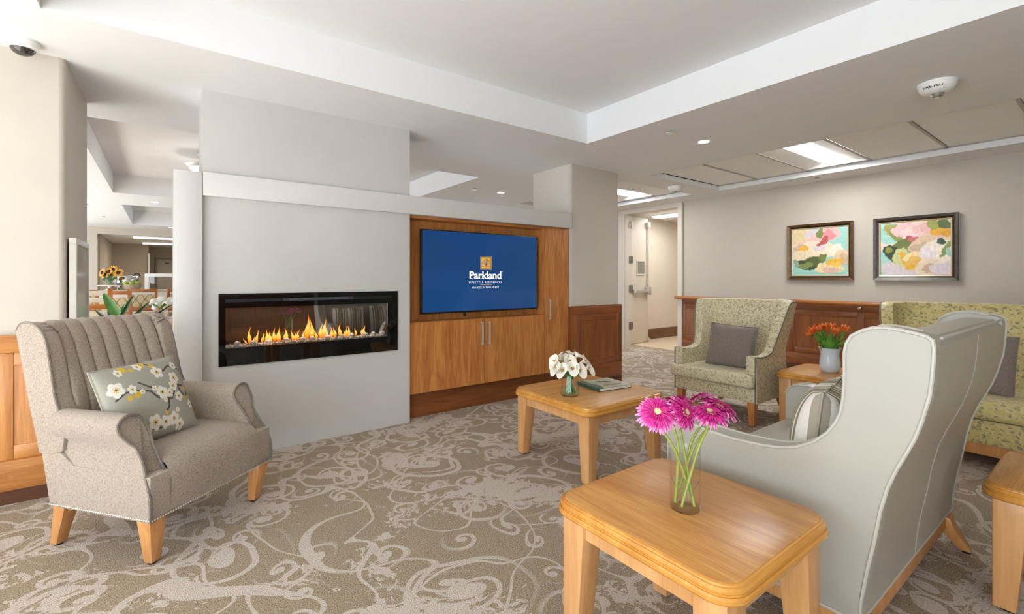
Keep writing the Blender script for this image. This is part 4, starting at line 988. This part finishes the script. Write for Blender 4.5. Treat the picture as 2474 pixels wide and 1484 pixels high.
# ---- gerberas in a clear cylinder
GV = Vector((1.276, .823, .50))
ovase('glass_vase', 'clear straight glass vase of water holding pink gerberas', GV, [(.041, 0), (.0445, .004), (.045, .09), (.045, .182), (.046, .185)], .003, M['glass'], .082)
def petalmat():
    t_ = NT('gerbera_petal'); v = t_.coord(); L_ = t_.vm('LENGTH', v); f = t_.noise(t_.coord((160, 160, 160)), 1, 2)
    q = t_.math('ADD', t_.math('MULTIPLY', L_, 14), t_.math('MULTIPLY', f, .5))
    t_.col(t_.ramp(q, [(.25, lin('9c1452')), (.55, lin('c81478')), (.9, lin('d8309a')), (1.0, lin('eb8fc4'))])); t_.set(Roughness=.5); t_.b.inputs['Subsurface Weight'].default_value = 0.0; return t_.m
GP = petalmat(); GP2 = paint('gerbera_petal_pale', 'ea8fc0', .5, .15, 60); GD = paint('gerbera_disc', 'd8cf9a', .8, .25, 300); 
VB = Vector((cam.location.x, cam.location.y, cam.location.z))
rgt = Vector((math.sin(R(53.197)), -math.cos(R(53.197)), 0)); fwd = Vector((math.cos(R(53.197)), math.sin(R(53.197)), 0))
def head_dir(o, d):   # local +z of the flower towards d
    o.rotation_mode = 'QUATERNION'; o.rotation_quaternion = Vector((0, 0, 1)).rotation_difference(Vector(d).normalized()); return o
def gerbera(label, pos, d, r, foot_pt, side, group='pink gerberas in the glass vase', pale=False):
    t = thing('gerbera', label, 'flower', GV, 0, group); p = Vector(pos) - GV; d = Vector(d).normalized()
    hd = obj('outer_petals', gpet(r, 40, 1.0, .10, 0), GP2 if pale else GP, t, smooth=50, fix=False); hd.location = p; head_dir(hd, d)
    obj('inner_petals', gpet(r * .76, 34, .9, .32, .003), GP, hd, smooth=50, fix=False)
    obj('petal_fringe', gpet(r * .50, 28, .8, .55, .006), GP, hd, smooth=50, fix=False)
    obj('disc', MB().lathe([(0, .012), (r * .16, .0125), (r * .30, .010), (r * .34, .004), (0, -.004)], 16), GD, hd)
    obj('calyx', MB().lathe([(0, -.020), (.006, -.018), (.012, -.010), (r * .35, -.001), (0, 0)], 12), M['green'], hd)
    q = p - d * .014; f_ = Vector(foot_pt)
    rim = (q + f_) / 2; k = (.182 - f_.z) / max(.05, (q.z - f_.z))
    mid = f_.lerp(q, k); rad = math.hypot(mid.x, mid.y)
    if rad > .036: mid.x *= .036 / rad; mid.y *= .036 / rad
    obj('stem', MB().tube(catmull([tuple(f_), tuple(mid), tuple(q - d * .03 + Vector((0, 0, -.01))), tuple(q)], 6), .0042, 8), STM, t)
    return t
STM = paint('gerbera_stem', '9aa84a', .5, .15, 20)
def gpet(r, n, lw, cup, z0):
    mb = MB()
    for k in range(n):
        a = 2 * math.pi * (k + random.uniform(-.3, .3)) / n; L_ = r * random.uniform(.88, 1.06); wd = 2 * math.pi * r * .62 / n * lw * 1.5; c_ = cup + random.uniform(-.12, .12)
        rows = []
        for q, ww in ((.16, .35), (.45, .85), (.75, 1.0), (.93, .7), (1.0, .2)):
            z = z0 + L_ * (c_ * q - .30 * q * q * q); rr = L_ * q * (1 - .10 * c_)
            for s in (-1, 0, 1):
                x, y = rr, s * wd / 2 * ww; rows.append((x * math.cos(a) - y * math.sin(a), x * math.sin(a) + y * math.cos(a), z + (.0015 if s else 0)))
        mb.add(rows, [(i * 3 + j, i * 3 + j + 1, i * 3 + j + 4, i * 3 + j + 3) for i in range(4) for j in range(2)])
    return mb
def camp(px, py, dep):  # a place in the room at the given distance ahead of the camera
    return VB + fwd * dep + rgt * ((px - 1237) / 1126.75 * dep) + Vector((0, 0, (674 - py) / 1126.75 * dep))
gd = (GV - VB).dot(fwd)
tow = -fwd
gerbera('leftmost pink gerbera facing us with a pale centre', camp(1588, 998, gd - .03), tow * .75 + Vector((0, 0, .62)) - rgt * .15, .062, (.026, -.012, .015), 0)
gerbera('pink gerbera turned right, second from the left in the vase', camp(1653, 998, gd - .02), tow * .55 + Vector((0, 0, .45)) + rgt * .55, .058, (-.018, .022, .015), 0)
gerbera('pink gerbera peeking out behind the two left ones', camp(1630, 970, gd + .06), Vector((0, 0, 1)) - rgt * .2 + fwd * .3, .052, (.004, -.028, .015), 0)
gerbera('pink gerbera with streaked petals, right of the middle', camp(1713, 1000, gd - .02), tow * .25 + Vector((0, 0, .95)) + rgt * .05, .062, (-.028, -.006, .015), 0)
gerbera('rightmost pink gerbera leaning out over the leather arm', camp(1738, 985, gd + .03), Vector((0, 0, .9)) + rgt * .42 + tow * .1, .066, (-.012, .028, .015), 0)
gerbera('palest pink gerbera turned away at the top of the bunch', camp(1690, 968, gd + .07), fwd * .6 + Vector((0, 0, .7)) - rgt * .25, .052, (.02, .02, .015), 0, pale=True)
# ---- calla lilies
CV = Vector((2.087, 2.17, .455))
ovase('glass_vase', 'flared clear glass vase holding white calla lilies', CV, [(.055, 0), (.060, .005), (.058, .03), (.048, .085), (.041, .125), (.042, .150), (.044, .153)], .003, M['glass'], .05)
CW = paint('calla_white', 'efeadb', .45, .04, 20); CY = plain('calla_spadix', 'e0b020', .6); CG = paint('calla_stem', '3f8f38', .4, .15, 20)
def calla_mesh():
    mb = MB(); n, m = 24, 12
    def f(i, j):
        a = (i * 2 - 1) * math.pi * 1.04; q = j
        tip = max(0, math.cos(a)) ** 6
        fl = max(0, q - .45) / .55
        r = .005 + .011 * q + .024 * fl ** 1.8 * (1 + 1.0 * tip)
        z = .070 * q - .014 * fl ** 2.2 * (1 - tip) - .016 * fl ** 3 * tip + .004 * math.sin(a * 2.5) * fl
        return (r * math.cos(a) * (1 + .06 * i), r * math.sin(a) * (1 + .06 * i), z)
    return mb.grid(f, n, m)
cm = calla_mesh(); cme = None
cl = [(1340, 872, -.03, 'far left calla lily of the bunch, opening sideways'), (1343, 888, -.05, 'low calla lily drooping over the left of the vase rim'), (1362, 866, .02, 'calla lily at the upper left of the bunch'), (1395, 858, .03, 'topmost calla lily of the bunch'), (1412, 872, 0, 'calla lily at the upper right of the bunch'), (1358, 893, -.06, 'calla lily drooping in front, showing a yellow spike'), (1384, 888, -.07, 'frontmost calla lily in the middle of the bunch'), (1422, 888, -.03, 'far right calla lily drooping towards the book'), (1377, 872, -.01, 'calla lily at the heart of the bunch'), (1402, 893, -.06, 'low calla lily right of the middle of the bunch'), (1352, 862, .05, 'calla lily at the back left of the bunch'), (1380, 856, .05, 'calla lily at the back of the bunch near the top')]
cdep = (CV - VB).dot(fwd)
for k, (x, y, dd, lb) in enumerate(cl):
    p = camp(x, y, cdep + dd) - CV
    t = thing('calla_lily', lb, 'flower', CV, 0, 'white calla lilies in the flared vase')
    side = Vector((p.x, p.y, 0)); d = (side * 1.0 + Vector((tow.x, tow.y, 0)) * .035 + Vector((0, 0, .06 + .02 * random.random()))).normalized()
    if cme is None: sp = obj('spathe', cm, CW, t, smooth=70, fix=False); cme = sp.data
    else: sp = bpy.data.objects.new('spathe', cme); COL.objects.link(sp); sp.parent = t
    xa = (side.normalized() * 1.0 + Vector((tow.x, tow.y, 0)) * .4 - Vector((0, 0, .3))); xa = (xa - d * xa.dot(d)).normalized(); ya = d.cross(xa)
    sp.rotation_mode = 'QUATERNION'; sp.rotation_quaternion = Matrix((xa, ya, d)).transposed().to_quaternion(); sp.location = p - d * .045
    obj('spadix', MB().tube([(0, 0, .02), (.002, 0, .042), (.003, 0, .060)], [.004, .0045, .003], 8), CY, sp)
    b0 = sp.location.copy(); an = k * 2.4 + 1; ft = Vector((-.036 * math.cos(an), .036 * math.sin(an), .015)); nk = Vector((ft.x * -.55, ft.y * -.55, .135))
    obj('stem', MB().tube(catmull([tuple(ft), tuple(nk), tuple(b0 - d * .012), tuple(b0 + d * .012)], 5), .0048, 7), CG, t)
# ---- tulips
TV = Vector((4.275, 1.465, .455))
ovase('ceramic_vase', 'pale blue-white glazed vase of orange tulips', TV, [(.050, 0), (.058, .004), (.070, .035), (.073, .065), (.069, .10), (.064, .13), (.066, .165), (.078, .192), (.080, .195)], .006, plain('vase_glaze', 'cfdbe6', .12))
TP = NT('tulip_petal'); TP.col(TP.ramp(TP.noise(TP.coord((60, 60, 25)), 1, 3, .6, .5), [(.35, lin('d4551a')), (.55, lin('f08234')), (.75, lin('f8b060'))])); TP.set(Roughness=.45); TP = TP.m
TG = paint('tulip_leaf', '5f9a3a', .4, .25, 18)
def tulip_mesh():
    mb = MB()
    for k in range(6):
        a0 = k * math.pi / 3; inn = (k % 2) * .0022
        def f(i, j):
            q = j; ww = math.sin(min(1, q * .86 + .14) * math.pi) ** .6; a = a0 + (i * 2 - 1) * .66 * ww
            r = (.006 + .020 * math.sin(min(1, q * 1.05) * math.pi * .62)) * (1 - .22 * max(0, q - .7) / .3) - inn - .001 * abs(i * 2 - 1)
            return (r * math.cos(a), r * math.sin(a), .056 * q - .004 * (i * 2 - 1) ** 2 * q)
        mb.grid(f, 6, 8)
    return mb
tme = None; td = (TV - VB).dot(fwd)
for k, (x, y, lb, dd) in enumerate([(1955, 806, 'small orange tulip bud hanging out furthest left', -.02), (1978, 794, 'open orange tulip at the upper left of the bunch', -.03), (1992, 791, 'deep orange tulip just behind the upper left one', .04), (2010, 791, 'orange tulip at the top middle of the bunch', .03), (2018, 799, 'frontmost orange tulip right of the middle', -.05), (2041, 796, 'rightmost orange tulip next to the loveseat wing', 0), (1965, 798, 'half hidden orange tulip among the left leaves', .05)]):
    p = camp(x, y, td + dd) - TV; t = thing('tulip', lb, 'flower', TV, 0, 'orange tulips in the pale vase')
    if tme is None: h = obj('blossom', tulip_mesh(), TP, t, smooth=60, fix=False); tme = h.data
    else: h = bpy.data.objects.new('blossom', tme); COL.objects.link(h); h.parent = t
    d = Vector((p.x * .8, p.y * .8, .16 if k else .05)); h.location = p - d.normalized() * .028; head_dir(h, d); h.scale = (1.35, 1.35, 1.2) if k else (.9, .9, 1.0)
    ft = Vector((-p.x * .25, -p.y * .25, .02)); nk = Vector((p.x * .45, p.y * .45, .195))
    obj('stem', MB().tube(catmull([tuple(ft), tuple(nk), tuple(h.location - d.normalized() * .03), tuple(h.location)], 5), .0045, 7), M['green'], t)
    for m_ in range(2):
        an = k * .9 + m_ * 2.6; dx, dy = math.cos(an), math.sin(an); top = random.uniform(.25, .33)
        def lf(i, j):
            q = j; wd = .026 * math.sin(min(1, q * .9 + .1) * math.pi) ** .8 * (i * 2 - 1); out = .035 + .075 * q * q
            return (dx * out - dy * wd, dy * out + dx * wd, .12 + (top - .12) * q - .05 * max(0, q - .75) + .02 * abs(i * 2 - 1))
        obj('leaf', MB().grid(lf, 4, 8), TG, t, smooth=60, fix=False)
# ================================================================ DINING ROOM
DW = wood('dining_wood', '8a4a1e', 'b56c34', 'x', 1, .35)
def ogee():
    t = NT('ogee_fabric'); s = t.n('SeparateXYZ'); t.L(t.coord(), s.inputs[0])
    f = t.math('ADD', t.math('SINE', t.math('MULTIPLY', s.outputs[0], 42)), t.math('SINE', t.math('MULTIPLY', s.outputs[2], 26)))
    m = t.math('LESS_THAN', t.math('ABSOLUTE', f), .30); t.col(t.mix(m, lin('c3b18c'), lin('8a7a52'))); t.set(Roughness=.8); return t.m
OG = ogee()
def dchair():
    t = thing('dining_chair', '', 'chair', (0, 0, 0), 0, 'dining chairs behind the pier')
    B('seat', -.24, .24, -.24, .24, .42, .49, OG, t, bevel=.02)
    for x in (-.22, .22):
        obj('leg', MB().loft([[(x - .02, -.22, 0), (x + .02, -.22, 0), (x + .02, -.18, 0), (x - .02, -.18, 0)], [(x - .022, -.225, .43), (x + .022, -.225, .43), (x + .022, -.18, .43), (x - .022, -.18, .43)]]), DW, t)
        obj('leg', MB().loft([[(x - .02, .26 + dy - .02, z), (x + .02, .26 + dy - .02, z), (x + .02, .26 + dy + .02, z), (x - .02, .26 + dy + .02, z)] for z, dy in ((0, .03), (.45, -.03), (.99, .06))]), DW, t)
    B('top_rail', -.24, .24, .295, .335, .93, .99, DW, t, bevel=.008); B('mid_rail', -.22, .22, .24, .27, .54, .58, DW, t)
    obj('back_pad', MB().extr([(.24, .62), (.275, .88), (.315, .88), (.28, .62)], 'x', -.20, .20), OG, t, bevel=.008)
    B('cross_rail', -.22, .22, .27, .30, .585, .62, DW, t)
    return t
d0 = dchair()
for k, (x, y, rz, lb) in enumerate([(-.635, 10.8, 172, 'dining chair with wavy patterned back just above the big plant leaf'), (-.31, 12.45, 176, 'dining chair with wavy patterned back in the middle of the gap'), (.24, 12.3, 192, 'dining chair cut off by the white upright leg'), (-1.2, 11.9, 178, 'dining chair partly behind the sunlit slatted bench')]):
    c = d0 if k == 0 else copy_tree(d0); c.location = (x, y, 0); c.rotation_euler = (0, 0, R(rz)); c['label'] = lb
def dtable(label, x, y, sx, sy):
    t = thing('dining_table', label, 'table', (x, y, 0)); B('table_top', -sx, sx, -sy, sy, .72, .76, DW, t, bevel=.008); B('apron', -sx + .08, sx - .08, -sy + .08, sy - .08, .65, .72, DW, t)
    for X in (-1, 1):
        for Y in (-1, 1): B('leg', X * (sx - .1) - .03, X * (sx - .1) + .03, Y * (sy - .1) - .03, Y * (sy - .1) + .03, 0, .65, DW, t)
dtable('wooden dining table carrying the white bouquet behind the armchair', .28, 5.9, .45, .45)
dtable('wooden dining table among the patterned chairs', -.1, 9.55 - .1, .5, .5) if False else None
t = thing('slatted_bench', 'sunlit slatted wooden bench back at the left of the dining room', 'bench', (-.78, 7.9, 0), R(4))
SL = [wood('slat_sunlit', 'ecdcc6', 'f6ecdc', 'x', 1, .4), wood('slat_orange', 'b5682c', 'cf8442', 'x', 1, .4)]  # pale slats: sunlight on the wood put into its colour
for k in range(10): B('slat', -.55, .22, -.015, .015, .22 + k * .085, .28 + k * .085, SL[k % 3 == 1], t, bevel=.004)
for x in (-.5, .235): B('post', x - .025, x + .025, -.02, .03, 0, 1.08, SL[1], t)
B('seat', -.55, .25, .03, .45, .42, .46, SL[1], t)
# plant behind the armchair
t = thing('potted_plant', 'broad-leaved green plant standing behind the taupe armchair', 'plant', (-.24, 5.02, 0))
obj('pot', MB().lathe([(0, 0), (.13, 0), (.17, .36), (.18, .38), (.155, .38), (.15, .34), (0, .34)], 24), plain('pot_white', 'd8d4cc', .4), t)
pb = Vector((-.24, 5.02, 0)); dp = (pb - VB + Vector((0, 0, 1.2))).dot(fwd)
VAR = NT('variegated_leaf'); _s = VAR.n('TexCoord'); VAR.col(VAR.ramp(VAR.noise(VAR.coord((40, 40, 9)), 1, 2), [(.4, lin('2f5a2a')), (.7, lin('5d8a4a'))])); VAR.set(Roughness=.35)
for bx, by, tx, ty, wd, dd, mt in ((292, 775, 251, 707, .048, 0, 'leafg'), (294, 775, 324, 712, .026, -.03, 'leafd'), (285, 800, 228, 747, .022, .02, 'leafd'), (320, 800, 345, 768, .03, .05, 'leafd'), (300, 800, 363, 728, .036, .12, 'leafd'), (330, 800, 420, 733, .03, .10, 'leafd'), (290, 800, 300, 735, .03, .10, 'leafg'), (280, 805, 262, 742, .03, .15, 'leafd')):
    p1 = camp(tx, ty, dp + dd) - pb; p0 = Vector((0, 0, .36)); pm = camp(bx, by, dp + dd * .5) - pb
    cv = catmull([tuple(p0), tuple(p0.lerp(pm, .6)), tuple(pm), tuple(pm.lerp(p1, .5) + Vector((0, 0, .012))), tuple(p1)], 4)
    def lf(i, j):
        q = j * (len(cv) - 1); p = Vector(cv[int(round(q))]); ww = wd * (math.sin(max(0, (j - .35) / .65) * math.pi) ** .75 if j > .36 else .12) * (i * 2 - 1)
        return tuple(p + rgt * ww * .92 - fwd * abs(ww) * .35 + Vector((0, 0, ww * .25)))
    obj('leaf', MB().grid(lf, 6, len(cv) - 1), M[mt], t, smooth=60, fix=False)
# white bouquet
t = thing('flower_bouquet', 'white flowers with green leaves in a glass on the dining table', 'flowers', (.0, 5.9, .76))
obj('vase', MB().lathe([(0, 0), (.045, 0), (.05, .06), (.04, .12), (.045, .14), (.04, .14), (.035, .12), (.04, .02), (0, .02)], 20), M['glass'], t)
BW = paint('bouquet_white', 'f2f0e8', .6, .05, 30)
def pompon(r):
    mb = MB(); bm = bmesh.new(); bmesh.ops.create_icosphere(bm, subdivisions=2, radius=r)
    for i, v in enumerate(bm.verts): v.index = i
    mb.add([tuple(v.co * random.uniform(.82, 1.12)) for v in bm.verts], [tuple(v.index for v in f.verts) for f in bm.faces]); bm.free(); return mb
for p in ((-.05, -.03, .16), (.03, -.05, .17), (.06, .02, .21), (-.01, .02, .22), (-.07, .03, .20), (.10, -.04, .19)): obj('blossom', pompon(.045), BW, t, loc=p, smooth=0)
for k in range(8):
    an = k * .8; mb = MB().grid(lambda i, j: (math.cos(an) * (.05 + .07 * j) - math.sin(an) * (i - .5) * .05 * math.sin(j * 3.1), math.sin(an) * (.05 + .07 * j) + math.cos(an) * (i - .5) * .05 * math.sin(j * 3.1), .12 + .08 * j), 2, 5)
    obj('leaf', mb, M['leafg'], t, fix=False)
# semi-flush lamp in the dining tray
t = thing('ceiling_lamp', 'round semi-flush ceiling lamp with glowing bowl beyond the chimney wall', 'light', (.40, 6.8, 2.713))
obj('canopy', MB().lathe([(0, 0), (.07, 0), (.075, -.012), (.05, -.03), (0, -.03)], 24), M['steel'], t)
for k in range(3):
    a_ = k * 2.094 + .4; obj('arm', MB().tube(catmull([(.03 * math.cos(a_), .03 * math.sin(a_), -.02), (.045 * math.cos(a_), .045 * math.sin(a_), -.06), (.03 * math.cos(a_), .03 * math.sin(a_), -.11), (.05 * math.cos(a_), .05 * math.sin(a_), -.135)], 4), .006, 8), M['steel'], t)
obj('rim', MB().lathe([(.06, -.135), (.15, -.135), (.19, -.128), (.195, -.133), (.17, -.165), (.15, -.172), (.145, -.165)], 32), M['steel'], t)
obj('bowl', MB().lathe([(.15, -.165), (.15, -.18), (.12, -.205), (.06, -.22), (0, -.225)], 32), emit('bowl_glow', 'fff6e6', 3.0), t)
l = bpy.data.lights.new('bowl_lamp', 'POINT'); l.energy = 4; l.shadow_soft_size = .1; l.color = (1, .94, .86); o = bpy.data.objects.new('bowl_lamp', l); COL.objects.link(o); o.location = (.40, 6.8, 2.42)
# serving counter and what stands on it
t = thing('serving_counter', 'long pale serving counter at the end of the dining room', 'counter', (0, 13.2, 0))
B('body', -1.2, 2.2, .03, .68, .0, .91, plain('counter_body', 'd6cfc2', .5), t); B('worktop', -1.24, 2.25, 0, .72, .91, .95, paint('counter_top', 'b0a691', .3, .1, 20), t, bevel=.005)
t = thing('serving_shelf', 'white shelf on posts above the serving counter', 'shelf', (-.33, 13.2, .95))
B('shelf_board', 0, 2.4, .0, .35, .30, .37, M['white'], t, bevel=.01); B('post', .0, .07, .05, .12, 0, .30, M['white'], t); B('post', 2.3, 2.37, .05, .12, 0, .30, M['white'], t)
B('glass_guard', .07, 2.3, .08, .086, 0, .30, M['glass'], t)
t = thing('cake_stand', 'white cake stand on the serving counter', 'stand', (-.93, 13.36, .95))
obj('foot', MB().lathe([(0, 0), (.10, 0), (.09, .015), (.035, .04), (.03, .08), (.05, .095), (0, .095)], 20), M['white'], t); obj('plate', MB().lathe([(0, .095), (.20, .10), (.205, .11), (.195, .115), (0, .108)], 28), M['white'], t)
ovase('glass_bowl', 'clear glass bowl holding the sunflowers', (-.93, 13.36, 1.063), [(.06, 0), (.09, .03), (.105, .08), (.09, .13), (.095, .14)], .004, M['glass'])
SFP = paint('sunflower_petal', 'dfa23a', .6, .12, 40); SFD = paint('sunflower_disc', '2e1d12', .9, .2, 60)
sfm = MB()
for k in range(16):
    a_ = k * math.pi / 8; sfm.add([(.04 * math.cos(a_ - .16), .04 * math.sin(a_ - .16), 0), (.04 * math.cos(a_ + .16), .04 * math.sin(a_ + .16), 0), (.08 * math.cos(a_ + .14), .08 * math.sin(a_ + .14), .008), (.105 * math.cos(a_), .105 * math.sin(a_), .004), (.08 * math.cos(a_ - .14), .08 * math.sin(a_ - .14), .008)], [(0, 1, 2, 3, 4)])
sme = None; SV = Vector((-.93, 13.36, 1.063))
for k, (x, y, lb) in enumerate([(247, 659, 'sunflower at the far left of the counter bunch'), (254, 665, 'low sunflower left of the middle of the bunch'), (262, 657, 'sunflower in the heart of the bunch'), (269, 663, 'lowest sunflower right of the middle'), (273, 652, 'tallest sunflower at the top of the bunch'), (286, 659, 'sunflower at the far right of the bunch')]):
    p = camp(x, y, (SV - VB).dot(fwd) - .05 + .02 * k) - SV; t = thing('sunflower', lb, 'flower', SV, 0, 'sunflowers in the glass bowl')
    if sme is None: h = obj('petals', sfm, SFP, t, smooth=0, fix=False); sme = h.data
    else: h = bpy.data.objects.new('petals', sme); COL.objects.link(h); h.parent = t
    h.location = p; head_dir(h, tow + Vector((0, 0, .35)) + rgt * (x - 266) * .02)
    obj('disc', MB().lathe([(0, .022), (.03, .018), (.042, .004), (0, -.006)], 14), SFD, h)
    obj('stem', MB().tube([(0, 0, .02), tuple(p * .5), tuple(p)], .006, 6), M['green'], t)
    obj('leaf', MB().grid(lambda i, j: (p.x * (.4 + .3 * j) + (i - .5) * .10 * math.sin(j * 3.0), p.y * .5 - .05, p.z * (.35 + .3 * j) + (i - .5) * .03), 3, 4), M['leafd'], t, fix=False)
t = thing('fruit_bowl', 'stone coloured bowl of green apples on the counter', 'bowl', (-.56, 13.36, .95))
obj('bowl', MB().lathe([(0, 0), (.11, 0), (.155, .05), (.165, .13), (.155, .13), (.145, .06), (.10, .02), (0, .02)], 24), paint('bowl_stone', 'a8947a', .6, .2, 30), t)
AP = paint('apple_green', '9aac2e', .3, .12, 12)
for k, (x, y, lb) in enumerate([(-.10, -.04, 'green apple at the left of the bowl'), (.0, -.05, 'green apple in the middle of the bowl'), (.10, -.03, 'green apple at the right of the bowl'), (.03, .07, 'green apple at the back of the bowl')]):
    t = thing('apple', lb, 'apple', (-.56 + x, 13.36 + y, 1.05), 0, 'green apples in the bowl')
    obj('flesh', MB().lathe([(0, .008), (.03, .0), (.052, .03), (.056, .055), (.045, .085), (.02, .096), (.006, .088), (0, .082)], 16), AP, t); obj('stalk', MB().tube([(0, 0, .085), (.004, 0, .11)], .003, 6), plain('stalk', '5a4326', .8), t)
t = thing('chafing_dish', 'shiny steel chafing dish behind the fruit bowl', 'dish', (-.66, 13.66, .95))
obj('pan', MB().lathe([(0, .06), (.20, .06), (.22, .16), (.23, .17), (0, .17)], 28), M['chrome'], t); obj('lid', MB().lathe([(.225, .17), (.22, .20), (.21, .30), (.20, .31), (0, .33)], 28), M['chrome'], t)
obj('handle', MB().tube(catmull([(.12, -.1, .32), (.16, -.12, .36), (.22, -.1, .36), (.24, -.08, .31)], 4), .012, 8), M['black'], t)
for x in (-.15, .15): B('leg', x - .012, x + .012, -.14, -.11, 0, .07, M['chrome'], t); B('leg', x - .012, x + .012, .11, .14, 0, .07, M['chrome'], t)
t = thing('water_tap', 'curved chrome tap on the serving counter', 'tap', (-.80, 13.60, .95))
obj('spout', MB().tube(catmull([(0, 0, 0), (0, -.01, .14), (.06, -.06, .20), (.13, -.1, .17), (.15, -.1, .12)], 6), .012, 8), M['chrome'], t); obj('base', MB().lathe([(0, 0), (.03, 0), (.025, .03), (0, .03)], 14), M['chrome'], t)
for k, (v_, lb) in enumerate(((15.25, 'nearer bright strip light on the kitchen ceiling'), (17.6, 'farther bright strip light on the kitchen ceiling'))):
    t = thing('strip_light', lb, 'light', (.55, v_, 2.28)); B('tube', -1.15 + .12 * k, 1.4, -.04, .04, -.05, -.015, M['lamp'], t, bevel=.01); B('housing', -1.17 + .12 * k, 1.42, -.05, .05, -.016, 0, M['white'], t)
area('kitchen_lamp', (.6, 16.4, 2.2), (0, 0, 0), 2, .6, 22, (1, .92, .8))
